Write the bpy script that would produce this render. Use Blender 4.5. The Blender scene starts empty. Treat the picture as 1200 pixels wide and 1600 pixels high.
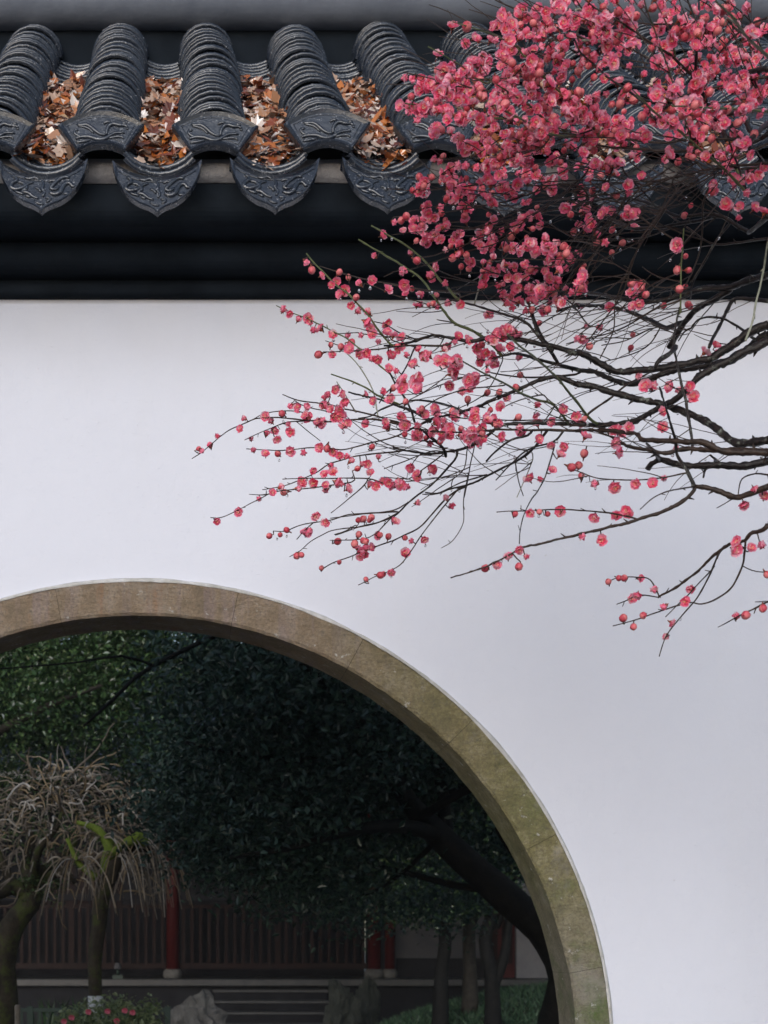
import bpy, math, random
import numpy as np
from mathutils import Vector, Matrix, kdtree, noise as mnoise

random.seed(7)
rng = np.random.default_rng(7)
S = bpy.context.scene
COL = S.collection

# ------------------------------------------------------------------ camera
F = 2300.0                 # focal length in photo pixels
PX, PY = 290.0, 1474.0     # where the view axis meets the photo (shifted lens)
DW = 3.45                  # camera to wall face, metres
CH = 1.53                  # eye height
cam = bpy.data.cameras.new('camera'); camo = bpy.data.objects.new('camera', cam); COL.objects.link(camo)
camo.location = (0, -DW, CH); camo.rotation_euler = (math.radians(90), 0, 0)
cam.sensor_fit = 'VERTICAL'; cam.sensor_height = 24.0; cam.sensor_width = 18.0
cam.lens = 24.0 * F / 1600.0
cam.shift_x = (600 - PX) / 1600.0; cam.shift_y = (PY - 800) / 1600.0
cam.clip_start = 0.05; cam.clip_end = 500
cam.dof.use_dof = True; cam.dof.focus_distance = 2.65; cam.dof.aperture_fstop = 9.0
S.camera = camo

# ------------------------------------------------------------------ sky, sun, exposure
W = bpy.data.worlds.new('World'); S.world = W; W.use_nodes = True
wn = W.node_tree; wn.nodes.clear()
sky = wn.nodes.new('ShaderNodeTexSky'); sky.sky_type = 'NISHITA'; sky.sun_disc = False
sky.sun_elevation = math.radians(20); sky.sun_rotation = math.radians(200)
sky.air_density = 1.0; sky.dust_density = 1.5; sky.ozone_density = 1.0
hs = wn.nodes.new('ShaderNodeHueSaturation'); hs.inputs['Saturation'].default_value = 0.8
bg = wn.nodes.new('ShaderNodeBackground'); bg.inputs['Strength'].default_value = 0.095
wo = wn.nodes.new('ShaderNodeOutputWorld')
wn.links.new(sky.outputs[0], hs.inputs['Color']); wn.links.new(hs.outputs[0], bg.inputs[0]); wn.links.new(bg.outputs[0], wo.inputs[0])
sun = bpy.data.lights.new('sun', 'SUN'); sun.energy = 1.2; sun.angle = math.radians(40); sun.color = (0.88, 0.925, 1.0)
suno = bpy.data.objects.new('sun', sun); COL.objects.link(suno)
suno.rotation_euler = Vector((0.16, 0.95, -0.32)).to_track_quat('-Z', 'Y').to_euler()
suno.location = (-2, -6, 9)
S.view_settings.view_transform = 'Standard'; S.view_settings.look = 'None'
S.view_settings.exposure = 0.60; S.view_settings.gamma = 1.0; S.view_settings.use_curve_mapping = False

# ------------------------------------------------------------------ helpers
def pw(u, v, d):
    return Vector(((u - PX) / F * d, d - DW, CH + (PY - v) / F * d))

def link(o): COL.objects.link(o); return o

def tag(o, label=None, cat=None, group=None, kind=None):
    if label: o['label'] = label
    if cat: o['category'] = cat
    if group: o['group'] = group
    if kind: o['kind'] = kind
    return o

def thing(name, loc, label, cat, group=None):
    o = bpy.data.objects.new(name, None); link(o); o.location = loc; o.empty_display_size = 0.1
    return tag(o, label, cat, group)

def adopt(o, parent):
    """parent a world-space object to a thing whose own transform is only a location"""
    o.parent = parent
    o.matrix_parent_inverse = Matrix.Translation(-Vector(parent.location)) if parent.parent is None else Matrix()
    return o

class MB:
    def __init__(s): s.v = []; s.f = []; s.m = []
    def add(s, verts, faces, mat=0):
        b = len(s.v); s.v.extend([tuple(p) for p in verts])
        s.f.extend([tuple(i + b for i in f) for f in faces]); s.m.extend([mat] * len(faces))
    def box(s, c, size, rot=None, mat=0):
        hx, hy, hz = size[0]/2, size[1]/2, size[2]/2
        P = [Vector((x*hx, y*hy, z*hz)) for x in (-1, 1) for y in (-1, 1) for z in (-1, 1)]
        if rot is not None: P = [rot @ p for p in P]
        c = Vector(c)
        s.add([c + p for p in P], [(0,1,3,2), (4,6,7,5), (0,4,5,1), (2,3,7,6), (0,2,6,4), (1,5,7,3)], mat)
    def tube(s, pts, rad, sides=6, mat=0, cap=True, flat=None):
        pts = [Vector(p) for p in pts]; n = len(pts)
        if n < 2: return
        t = (pts[1] - pts[0]).normalized()
        a = Vector((0, 0, 1)) if abs(t.z) < 0.9 else Vector((1, 0, 0))
        u = t.cross(a).normalized()
        V = []
        for i in range(n):
            if i == 0: tt = pts[1] - pts[0]
            elif i == n - 1: tt = pts[-1] - pts[-2]
            else: tt = pts[i + 1] - pts[i - 1]
            if tt.length < 1e-9: tt = t
            tt = tt.normalized(); u = (u - tt * u.dot(tt))
            u = u.normalized() if u.length > 1e-6 else tt.orthogonal().normalized()
            w = tt.cross(u)
            r = rad[i] if hasattr(rad, '__len__') else rad
            for k in range(sides):
                an = 2 * math.pi * k / sides
                o = u * (math.cos(an) * r) + w * (math.sin(an) * r)
                if flat is not None: o = o - flat * (o.dot(flat) * 0.4)
                V.append(pts[i] + o)
            t = tt
        Fs = []
        for i in range(n - 1):
            for k in range(sides):
                k2 = (k + 1) % sides
                Fs.append((i*sides + k, i*sides + k2, (i+1)*sides + k2, (i+1)*sides + k))
        if cap:
            Fs.append(tuple(range(sides - 1, -1, -1))); Fs.append(tuple((n-1)*sides + k for k in range(sides)))
        s.add(V, Fs, mat)
    def gnarl(s, start, amp, freq):
        for i in range(start, len(s.v)):
            p = Vector(s.v[i]); n = mnoise.noise_vector(p * freq) + mnoise.noise_vector(p * freq * 2.7) * .5
            s.v[i] = tuple(p + n * amp)
    def mesh(s, name, mats, smooth=True):
        me = bpy.data.meshes.new(name); me.from_pydata(s.v, [], s.f)
        for m in mats: me.materials.append(m)
        if len(mats) > 1: me.polygons.foreach_set('material_index', s.m)
        me.polygons.foreach_set('use_smooth', [smooth] * len(me.polygons)); me.update()
        return me
    def build(s, name, mats, parent=None, smooth=True):
        if not isinstance(mats, (list, tuple)): mats = [mats]
        o = link(bpy.data.objects.new(name, s.mesh(name, mats, smooth)))
        if parent is not None: adopt(o, parent)
        return o

def npmesh(name, V, Q, mats, smooth=False, midx=None):
    me = bpy.data.meshes.new(name)
    V = np.asarray(V, dtype=np.float32); Q = np.asarray(Q, dtype=np.int32); k = Q.shape[1]
    me.vertices.add(len(V)); me.vertices.foreach_set('co', V.ravel())
    me.loops.add(Q.size); me.loops.foreach_set('vertex_index', Q.ravel())
    me.polygons.add(len(Q)); me.polygons.foreach_set('loop_start', np.arange(0, Q.size, k, dtype=np.int32))
    me.polygons.foreach_set('loop_total', np.full(len(Q), k, dtype=np.int32))
    for m in (mats if isinstance(mats, (list, tuple)) else [mats]): me.materials.append(m)
    if midx is not None: me.polygons.foreach_set('material_index', np.asarray(midx, dtype=np.int32))
    me.polygons.foreach_set('use_smooth', np.full(len(Q), smooth))
    me.update(calc_edges=True); me.validate()
    return me

def bevel(o, w=0.004, seg=2):
    m = o.modifiers.new('bevel', 'BEVEL'); m.width = w; m.segments = seg; m.limit_method = 'ANGLE'; m.angle_limit = math.radians(40)

def catmull(P, step):
    """P: list of tuples (any dimension); returns resampled smooth list"""
    P = [np.array(p, float) for p in P]
    if len(P) == 2: P = [P[0], (P[0] + P[1]) / 2, P[1]]
    out = []
    for i in range(len(P) - 1):
        p0 = P[i-1] if i > 0 else 2*P[0] - P[1]; p1, p2 = P[i], P[i+1]
        p3 = P[i+2] if i + 2 < len(P) else 2*P[-1] - P[-2]
        n = max(2, int(np.linalg.norm((p2 - p1)[:3]) / step))
        for j in range(n):
            t = j / n
            out.append(0.5*((2*p1) + (-p0+p2)*t + (2*p0-5*p1+4*p2-p3)*t*t + (-p0+3*p1-3*p2+p3)*t**3))
    out.append(P[-1])
    return out

# ------------------------------------------------------------------ materials
def newmat(name):
    m = bpy.data.materials.new(name); m.use_nodes = True
    nt = m.node_tree; b = nt.nodes['Principled BSDF']
    return m, nt, b
def nd(nt, t, **k):
    n = nt.nodes.new(t)
    for a, v in k.items(): setattr(n, a, v)
    return n
def noise(nt, scale, detail=4, rough=0.6, vec=None, dist=0.0):
    n = nd(nt, 'ShaderNodeTexNoise'); n.inputs['Scale'].default_value = scale
    n.inputs['Detail'].default_value = detail; n.inputs['Roughness'].default_value = rough; n.inputs['Distortion'].default_value = dist
    if vec is not None: nt.links.new(vec, n.inputs['Vector'])
    return n
def ramp(nt, fac, stops, interp='LINEAR'):
    r = nd(nt, 'ShaderNodeValToRGB'); r.color_ramp.interpolation = interp
    e = r.color_ramp.elements
    while len(e) < len(stops): e.new(0.5)
    for k, (p, c) in enumerate(stops):
        e[k].position = p; e[k].color = (*c, 1) if len(c) == 3 else c
    nt.links.new(fac, r.inputs[0]); return r
def mix(nt, fac, a, b, mode='MIX'):
    m = nd(nt, 'ShaderNodeMix', data_type='RGBA', blend_type=mode)
    for sock, val in ((m.inputs['Factor'], fac), (m.inputs['A'], a), (m.inputs['B'], b)):
        if isinstance(val, (int, float)): sock.default_value = val
        elif isinstance(val, tuple): sock.default_value = (*val, 1)
        else: nt.links.new(val, sock)
    return m.outputs['Result']
def maprange(nt, val, a, b, c=0.0, d=1.0):
    m = nd(nt, 'ShaderNodeMapRange'); m.inputs[1].default_value = a; m.inputs[2].default_value = b
    m.inputs[3].default_value = c; m.inputs[4].default_value = d; nt.links.new(val, m.inputs[0]); return m.outputs[0]
def coords(nt, scale=(1, 1, 1), kind='Object'):
    tc = nd(nt, 'ShaderNodeTexCoord'); mp = nd(nt, 'ShaderNodeMapping'); mp.inputs['Scale'].default_value = scale
    nt.links.new(tc.outputs[kind], mp.inputs[0]); return mp.outputs[0]
def geopos(nt, scale=(1, 1, 1)):
    g = nd(nt, 'ShaderNodeNewGeometry'); mp = nd(nt, 'ShaderNodeMapping'); mp.inputs['Scale'].default_value = scale
    nt.links.new(g.outputs['Position'], mp.inputs[0]); return mp.outputs[0]
def bump(nt, b, h, strength=0.3, dist=0.01):
    n = nd(nt, 'ShaderNodeBump'); n.inputs['Strength'].default_value = strength; n.inputs['Distance'].default_value = dist
    nt.links.new(h, n.inputs['Height']); nt.links.new(n.outputs[0], b.inputs['Normal'])
def island(nt):
    return nd(nt, 'ShaderNodeNewGeometry').outputs['Random Per Island']
def objrand(nt):
    return nd(nt, 'ShaderNodeObjectInfo').outputs['Random']

def simple(name, c1, c2, scale=6, rough=0.6, bstr=0.2, bdist=0.01, detail=6, spec=0.5, kind='pos', stretch=(1, 1, 1)):
    m, nt, b = newmat(name)
    v = geopos(nt, stretch) if kind == 'pos' else coords(nt, stretch)
    n = noise(nt, scale, detail, 0.65, v)
    r = ramp(nt, n.outputs[0], [(0.3, c1), (0.7, c2)])
    nt.links.new(r.outputs[0], b.inputs['Base Color'])
    b.inputs['Roughness'].default_value = rough; b.inputs['Specular IOR Level'].default_value = spec
    n2 = noise(nt, scale * 5, 5, 0.7, v); bump(nt, b, n2.outputs[0], bstr, bdist)
    return m

def mat_plaster():
    m, nt, b = newmat('white_plaster')
    p = geopos(nt)
    big = noise(nt, 0.9, 5, 0.6, p)
    col = ramp(nt, big.outputs[0], [(0.25, (0.57, 0.59, 0.675)), (0.75, (0.62, 0.64, 0.725))]).outputs[0]
    st = noise(nt, 2.2, 6, 0.7, geopos(nt, (3.0, 1, 0.35)))
    stf = maprange(nt, st.outputs[0], 0.56, 0.85, 0, 0.16)
    col = mix(nt, stf, col, (0.55, 0.55, 0.54))
    # streaky tone, slightly darker towards the eave
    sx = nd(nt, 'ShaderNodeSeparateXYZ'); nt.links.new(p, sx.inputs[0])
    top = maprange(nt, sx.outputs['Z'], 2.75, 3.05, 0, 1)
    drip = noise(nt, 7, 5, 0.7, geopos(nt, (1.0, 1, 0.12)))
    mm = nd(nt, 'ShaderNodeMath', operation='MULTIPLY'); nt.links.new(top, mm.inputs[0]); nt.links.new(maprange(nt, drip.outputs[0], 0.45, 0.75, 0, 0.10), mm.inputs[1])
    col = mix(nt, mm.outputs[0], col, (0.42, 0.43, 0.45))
    sp = noise(nt, 60, 2, 0.5, p); spf = maprange(nt, sp.outputs[0], 0.76, 0.80, 0, 0.5)
    col = mix(nt, spf, col, (0.35, 0.33, 0.31))
    nt.links.new(col, b.inputs['Base Color']); b.inputs['Roughness'].default_value = 0.75
    b.inputs['Specular IOR Level'].default_value = 0.3
    n2 = noise(nt, 3.5, 8, 0.65, p); pit = noise(nt, 85, 4, 0.7, geopos(nt, (1, 1, 1.6)))
    pm = maprange(nt, pit.outputs[0], 0.60, 0.78, 0, 0.10); ad = nd(nt, 'ShaderNodeMath', operation='ADD')
    nt.links.new(n2.outputs[0], ad.inputs[0]); nt.links.new(pm, ad.inputs[1]); bump(nt, b, ad.outputs[0], 0.4, 0.02)
    return m

def mat_archstone():
    m, nt, b = newmat('arch_stone')
    p = geopos(nt)
    g = noise(nt, 15, 10, 0.8, p)
    warm = ramp(nt, g.outputs[0], [(0.3, (0.145, 0.109, 0.075)), (0.5, (0.304, 0.225, 0.152)), (0.72, (0.493, 0.406, 0.334))]).outputs[0]
    # vertical mineral streaks at the crown
    st = noise(nt, 9, 4, 0.6, geopos(nt, (2.6, 1, 0.25)))
    warm = mix(nt, maprange(nt, st.outputs[0], 0.5, 0.72, 0, 0.75), warm, (0.319, 0.246, 0.275))
    st2 = noise(nt, 6, 4, 0.6, geopos(nt, (3.5, 1.3, 0.3)))
    warm = mix(nt, maprange(nt, st2.outputs[0], 0.56, 0.7, 0, 0.6), warm, (0.348, 0.167, 0.087))
    olive = ramp(nt, noise(nt, 14, 8, 0.75, p).outputs[0], [(0.33, (0.123, 0.113, 0.046)), (0.5, (0.268, 0.239, 0.109)), (0.68, (0.464, 0.420, 0.275))]).outputs[0]
    grey = ramp(nt, noise(nt, 16, 8, 0.75, p).outputs[0], [(0.3, (0.189, 0.167, 0.116)), (0.7, (0.362, 0.326, 0.246))]).outputs[0]
    sx = nd(nt, 'ShaderNodeSeparateXYZ'); nt.links.new(p, sx.inputs[0])
    wob = noise(nt, 2.5, 4, 0.6, p)
    ad = nd(nt, 'ShaderNodeMath', operation='MULTIPLY_ADD'); nt.links.new(wob.outputs[0], ad.inputs[0]); ad.inputs[1].default_value = 0.5; nt.links.new(sx.outputs['X'], ad.inputs[2])
    col = mix(nt, maprange(nt, ad.outputs[0], 0.55, 0.95), warm, olive)
    adz = nd(nt, 'ShaderNodeMath', operation='MULTIPLY_ADD'); nt.links.new(wob.outputs[0], adz.inputs[0]); adz.inputs[1].default_value = 0.5; nt.links.new(sx.outputs['Z'], adz.inputs[2])
    col = mix(nt, maprange(nt, adz.outputs[0], 1.95, 1.72), col, grey)
    ms = noise(nt, 5, 6, 0.7, p)
    ma = nd(nt, 'ShaderNodeMath', operation='MULTIPLY')
    nt.links.new(maprange(nt, ms.outputs[0], 0.45, 0.6), ma.inputs[0]); nt.links.new(maprange(nt, sx.outputs['X'], 0.72, 0.95), ma.inputs[1])
    col = mix(nt, ma.outputs[0], col, (0.109, 0.160, 0.043))
    gr = noise(nt, 130, 6, 0.8, p); col = mix(nt, maprange(nt, gr.outputs[0], 0.42, 0.66, 0.0, 0.62), col, (0.095, 0.08, 0.055))
    bl = noise(nt, 6, 8, 0.75, p); col = mix(nt, maprange(nt, bl.outputs[0], 0.52, 0.66, 0, 0.55), col, (0.36, 0.33, 0.30))
    wh = noise(nt, 38, 5, 0.7, p); col = mix(nt, maprange(nt, wh.outputs[0], 0.64, 0.70, 0, 0.85), col, (0.609, 0.594, 0.566))
    dk = noise(nt, 60, 8, 0.8, p); col = mix(nt, maprange(nt, dk.outputs[0], 0.55, 0.68, 0, 0.75), col, (0.087, 0.080, 0.065))
    nt.links.new(col, b.inputs['Base Color'])
    b.inputs['Roughness'].default_value = 0.7
    n2 = noise(nt, 55, 8, 0.75, geopos(nt, (1, 1, 2.2))); bump(nt, b, n2.outputs[0], 1.0, 0.012)
    return m

def mat_tile():
    m, nt, b = newmat('wet_grey_tile')
    p = geopos(nt)
    n = noise(nt, 18, 6, 0.7, p)
    c = ramp(nt, n.outputs[0], [(0.3, (0.008, 0.011, 0.018)), (0.7, (0.021, 0.028, 0.044))]).outputs[0]
    mx = mix(nt, maprange(nt, objrand(nt), 0, 1, 0, 0.45), c, (0.034, 0.043, 0.062))
    sp = noise(nt, 140, 3, 0.6, p); mx = mix(nt, maprange(nt, sp.outputs[0], 0.63, 0.69, 0, 0.7), mx, (0.24, 0.25, 0.28))  # pale specks paint wet glints into the tile colour
    nt.links.new(mx, b.inputs['Base Color'])
    rr = noise(nt, 30, 4, 0.6, p); nt.links.new(maprange(nt, rr.outputs[0], 0.3, 0.7, 0.08, 0.34), b.inputs['Roughness'])
    b.inputs['Specular IOR Level'].default_value = 0.75
    n2 = noise(nt, 90, 5, 0.7, p); bump(nt, b, n2.outputs[0], 0.35, 0.004)
    return m

def mat_petal():
    m, nt, b = newmat('plum_petal')
    r1 = island(nt); r2 = objrand(nt)
    c = ramp(nt, r1, [(0.0, (0.97, 0.12, 0.28)), (0.25, (1.0, 0.24, 0.44)), (0.65, (1.0, 0.40, 0.60)), (1.0, (1.0, 0.82, 0.86))]).outputs[0]
    c = mix(nt, maprange(nt, r2, 0, 1, 0, 0.25), c, (0.98, 0.36, 0.36))
    nt.links.new(c, b.inputs['Base Color']); b.inputs['Roughness'].default_value = 0.5; b.inputs['Specular IOR Level'].default_value = 0.3
    tr = nd(nt, 'ShaderNodeBsdfTranslucent'); nt.links.new(c, tr.inputs[0])
    ms = nd(nt, 'ShaderNodeMixShader'); ms.inputs[0].default_value = 0.5
    nt.links.new(b.outputs[0], ms.inputs[1]); nt.links.new(tr.outputs[0], ms.inputs[2])
    nt.links.new(ms.outputs[0], nt.nodes['Material Output'].inputs[0])
    return m

def mat_flat(name, c, rough=0.5, spec=0.5, var=0.0, c2=None):
    m, nt, b = newmat(name)
    if c2 is not None:
        nt.links.new(ramp(nt, island(nt), [(0.0, c), (1.0, c2)]).outputs[0], b.inputs['Base Color'])
    else: b.inputs['Base Color'].default_value = (*c, 1)
    b.inputs['Roughness'].default_value = rough; b.inputs['Specular IOR Level'].default_value = spec
    return m

def mat_bark(name, c1, c2, lichen=None, rough=0.45, scale=60, lf=0.62):
    m, nt, b = newmat(name)
    p = geopos(nt)
    n = noise(nt, scale, 6, 0.7, p)
    c = ramp(nt, n.outputs[0], [(0.3, c1), (0.7, c2)]).outputs[0]
    if lichen:
        l = noise(nt, scale * 0.6, 5, 0.7, p); c = mix(nt, maprange(nt, l.outputs[0], lf, lf + 0.1, 0, 0.8), c, lichen)
    nt.links.new(c, b.inputs['Base Color']); b.inputs['Roughness'].default_value = rough; b.inputs['Specular IOR Level'].default_value = 0.25
    n2 = noise(nt, scale * 2.5, 5, 0.7, p); bump(nt, b, n2.outputs[0], 0.6, 0.004 * 60 / scale)
    return m

def mat_leaf(name, stops, rough=0.35, spec=0.5, trans=0.15):
    m, nt, b = newmat(name)
    c = ramp(nt, island(nt), stops).outputs[0]
    nt.links.new(c, b.inputs['Base Color']); b.inputs['Roughness'].default_value = rough; b.inputs['Specular IOR Level'].default_value = spec
    if trans:
        tr = nd(nt, 'ShaderNodeBsdfTranslucent'); nt.links.new(c, tr.inputs[0])
        ms = nd(nt, 'ShaderNodeMixShader'); ms.inputs[0].default_value = trans
        nt.links.new(b.outputs[0], ms.inputs[1]); nt.links.new(tr.outputs[0], ms.inputs[2])
        nt.links.new(ms.outputs[0], nt.nodes['Material Output'].inputs[0])
    return m

M = {}
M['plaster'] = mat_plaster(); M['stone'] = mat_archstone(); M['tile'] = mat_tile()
M['cornice'] = simple('black_cornice_paint', (0.004, 0.006, 0.009), (0.011, 0.015, 0.021), 8, 0.7, 0.25, 0.006, spec=0.04)
M['mortar'] = simple('grey_mortar', (0.16, 0.155, 0.165), (0.36, 0.35, 0.36), 14, 0.8, 0.7, 0.01)
M['rim'] = simple('lime_rim', (0.36, 0.35, 0.32), (0.62, 0.62, 0.64), 25, 0.8, 0.6, 0.01)
M['ridge'] = simple('ridge_render', (0.11, 0.125, 0.16), (0.18, 0.20, 0.245), 5, 0.25, 0.2, 0.01)
M['petal'] = mat_petal()
M['stamen'] = mat_flat('stamen', (0.75, 0.42, 0.28), 0.6, 0.3, c2=(0.85, 0.66, 0.42))
M['calyx'] = mat_flat('calyx', (0.20, 0.045, 0.03), 0.5, 0.4, c2=(0.33, 0.08, 0.04))
M['bud'] = mat_leaf('bud', [(0.0, (0.50, 0.05, 0.08)), (0.5, (0.66, 0.11, 0.15)), (1.0, (0.76, 0.25, 0.25))], 0.45, 0.4, 0.15)
M['trunk2'] = mat_bark('brown_bark', (0.02, 0.017, 0.014), (0.06, 0.05, 0.04), None, 0.6, 18)
M['bark'] = mat_bark('plum_bark', (0.006, 0.005, 0.006), (0.030, 0.023, 0.022), (0.17, 0.19, 0.165), 0.32, 120, 0.575)
M['twig'] = mat_bark('plum_twig', (0.012, 0.008, 0.007), (0.055, 0.034, 0.025), None, 0.35, 120)
M['green'] = mat_bark('green_shoot', (0.045, 0.06, 0.022), (0.12, 0.14, 0.06), (0.10, 0.05, 0.03), 0.4, 110, 0.6)
M['pale'] = mat_bark('pale_shoot', (0.16, 0.17, 0.12), (0.34, 0.35, 0.29), None, 0.45, 110)
mw, nt, b = newmat('water_drop'); b.inputs['Transmission Weight'].default_value = 1.0; b.inputs['Roughness'].default_value = 0.0; b.inputs['IOR'].default_value = 1.33
M['drop'] = mw
M['deadleaf'] = mat_leaf('wet_dead_leaf', [(0.0, (0.05, 0.014, 0.008)), (0.22, (0.20, 0.045, 0.014)), (0.45, (0.46, 0.15, 0.03)), (0.62, (0.34, 0.20, 0.13)), (0.82, (0.46, 0.34, 0.27)), (1.0, (0.72, 0.65, 0.62))], 0.10, 1.0, 0.0)

# ------------------------------------------------------------------ ground
def ground():
    mb = MB(); mb.add([(-150, -60, 0), (150, -60, 0), (150, 240, 0), (-150, 240, 0)], [(0, 1, 2, 3)])
    o = mb.build('ground', simple('garden_earth', (0.035, 0.035, 0.028), (0.085, 0.08, 0.065), 1.5, 0.6, 0.6, 0.03)); tag(o, kind='structure')
    # paved strip on the near side of the wall
    mb = MB(); mb.add([(-12, -12, 0.004), (12, -12, 0.004), (12, -0.002, 0.004), (-12, -0.002, 0.004)], [(0, 1, 2, 3)])
    tag(mb.build('paving', simple('wet_paving', (0.05, 0.05, 0.05), (0.10, 0.098, 0.095), 2.5, 0.35, 0.3, 0.01)), kind='structure')
    # path behind the gate
    mb = MB(); mb.add([(-0.2, 0.2, 0.008), (1.8, 0.2, 0.008), (2.6, 19.0, 0.008), (0.2, 19.0, 0.008)], [(0, 1, 2, 3)])
    tag(mb.build('path', simple('wet_path', (0.07, 0.07, 0.07), (0.13, 0.125, 0.12), 3, 0.3, 0.4, 0.01)), kind='structure')
ground()

# ------------------------------------------------------------------ garden wall with moon gate and tiled coping
AC = pw(215, 1648, DW); ACX, ACZ = AC.x, AC.z
RO, RI = 740 / F * DW, 686 / F * DW
WT = 0.15
XL, XR = -5.2, 6.0
ZT = pw(0, 467, DW).z
wall = thing('garden_wall', (ACX, 0, 0), 'white plastered garden wall with a round moon gate and dark tiled coping', 'wall')

def wall_panel():
    N = 160; RH = RO - 0.012
    mb = MB(); ring = []
    out = []
    for k in range(N):
        a = 2 * math.pi * k / N
        c, s = math.cos(a), math.sin(a)
        ring.append((ACX + RH * c, ACZ + RH * s))
        # radial projection to the outer rectangle
        t = 1e9
        if c > 1e-9: t = min(t, (XR - ACX) / c)
        if c < -1e-9: t = min(t, (XL - ACX) / c)
        if s > 1e-9: t = min(t, (ZT + 0.02 - ACZ) / s)
        if s < -1e-9: t = min(t, (-0.05 - ACZ) / s)
        out.append((ACX + t * c, ACZ + t * s))
    # corners: replace nearest ray hits
    for cx, cz in ((XR, ZT + .02), (XL, ZT + .02), (XL, -.05), (XR, -.05)):
        k = min(range(N), key=lambda i: (out[i][0]-cx)**2 + (out[i][1]-cz)**2); out[k] = (cx, cz)
    V = [(x, 0, z) for x, z in ring] + [(x, 0, z) for x, z in out] + [(x, WT, z) for x, z in ring] + [(x, WT, z) for x, z in out]
    Fs = []
    for k in range(N):
        j = (k + 1) % N
        Fs.append((k, N + k, N + j, j)); Fs.append((2*N + k, 2*N + j, 3*N + j, 3*N + k))
        Fs.append((k, j, 2*N + j, 2*N + k)); Fs.append((N + k, 3*N + k, 3*N + j, N + j))
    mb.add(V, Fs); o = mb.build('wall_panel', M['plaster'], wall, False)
    o.data.polygons.foreach_set('use_smooth', [False] * len(o.data.polygons))
wall_panel()

def arch_stones():
    ang = [10.7, 27.8, 45.0, 61.5, 77.7, 100.0, 118, 135, 152, 169, 187, 205, 222, 240, 257, 275, 292, 309, 326, 344, 370.7]
    for i in range(len(ang) - 1):
        a0, a1 = math.radians(ang[i]), math.radians(ang[i + 1])
        tight = ang[i] in (61.5,)
        g = 0.0005
        mb = MB(); n = max(6, int((a1 - a0) / 0.02))
        ny = 4
        r = random.Random(i)
        dp = -0.007 + r.uniform(-0.0012, 0.0012)       # proud of the plaster
        prof = [(RI, WT + .004), (RI, WT * .66), (RI, WT * .33), (RI, dp + .006), (RI + .006, dp), (RI + .03, dp), (RO - .03, dp), (RO - .004, dp), (RO, dp + .004), (RO, WT + .004)]
        V = []; Fs = []; np_ = len(prof)
        for k in range(n + 1):
            t = k / n; a = a0 + (a1 - a0) * t
            if k == 0: a += g / RI
            if k == n: a -= g / RI
            for q, (rr, y) in enumerate(prof):
                # hand-dressed stone: slightly uneven faces
                h = mnoise.noise(Vector((math.cos(a) * 9, math.sin(a) * 9, q * 1.7))) * 0.0022
                h2 = mnoise.noise(Vector((math.cos(a) * 40, math.sin(a) * 40, q * 3.1 + 5))) * 0.0014
                e = rr + (h + h2 if q in (3, 4, 8) else h2)
                V.append((ACX + e * math.cos(a), y + (h + h2 if 4 <= q <= 7 else 0), ACZ + e * math.sin(a)))
        for k in range(n):
            for q in range(np_):
                q2 = (q + 1) % np_
                Fs.append((k*np_ + q, k*np_ + q2, (k+1)*np_ + q2, (k+1)*np_ + q))
        Fs.append(tuple(range(np_))); Fs.append(tuple((n)*np_ + q for q in range(np_ - 1, -1, -1)))
        mb.add(V, Fs); mb.build('stone_block', M['stone'], wall, False)
    mb = MB(); N = 160; V = []; Fs = []
    for k in range(N):
        a = 2 * math.pi * k / N; c, s = math.cos(a), math.sin(a)
        for rr, y in ((RI + .003, WT), (RI + .003, -.0025), (RO - .002, -.0025), (RO - .002, WT)): V.append((ACX + rr * c, y, ACZ + rr * s))
    for k in range(N):
        j = (k + 1) % N
        for q in range(4): Fs.append((k*4 + q, j*4 + q, j*4 + (q+1) % 4, k*4 + (q+1) % 4))
    mb.add(V, Fs); mb.build('joint_mortar', M['trunk2'], wall, True)
    # ragged lime rim where the plaster laps onto the stone
    mb = MB(); N = 420; V = []; Fs = []
    for k in range(N + 1):
        a = 2 * math.pi * k / N; c, s = math.cos(a), math.sin(a)
        w = 0.004 + 0.005 * mnoise.noise(Vector((c * 14, s * 14, 1))) + 0.003 * mnoise.noise(Vector((c * 50, s * 50, 3)))
        for rr, y in ((RO - 0.002 - w * .35, -0.0085), (RO + w * .3, -0.011), (RO + .004 + w * .3, -0.003), (RO + .006 + w * .5, 0.001)):
            V.append((ACX + rr * c, y, ACZ + rr * s))
    for k in range(N):
        for q in range(3): Fs.append((k*4 + q, (k+1)*4 + q, (k+1)*4 + q + 1, k*4 + q + 1))
    mb.add(V, Fs); mb.build('plaster_rim', M['rim'], wall, True)
arch_stones()

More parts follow.
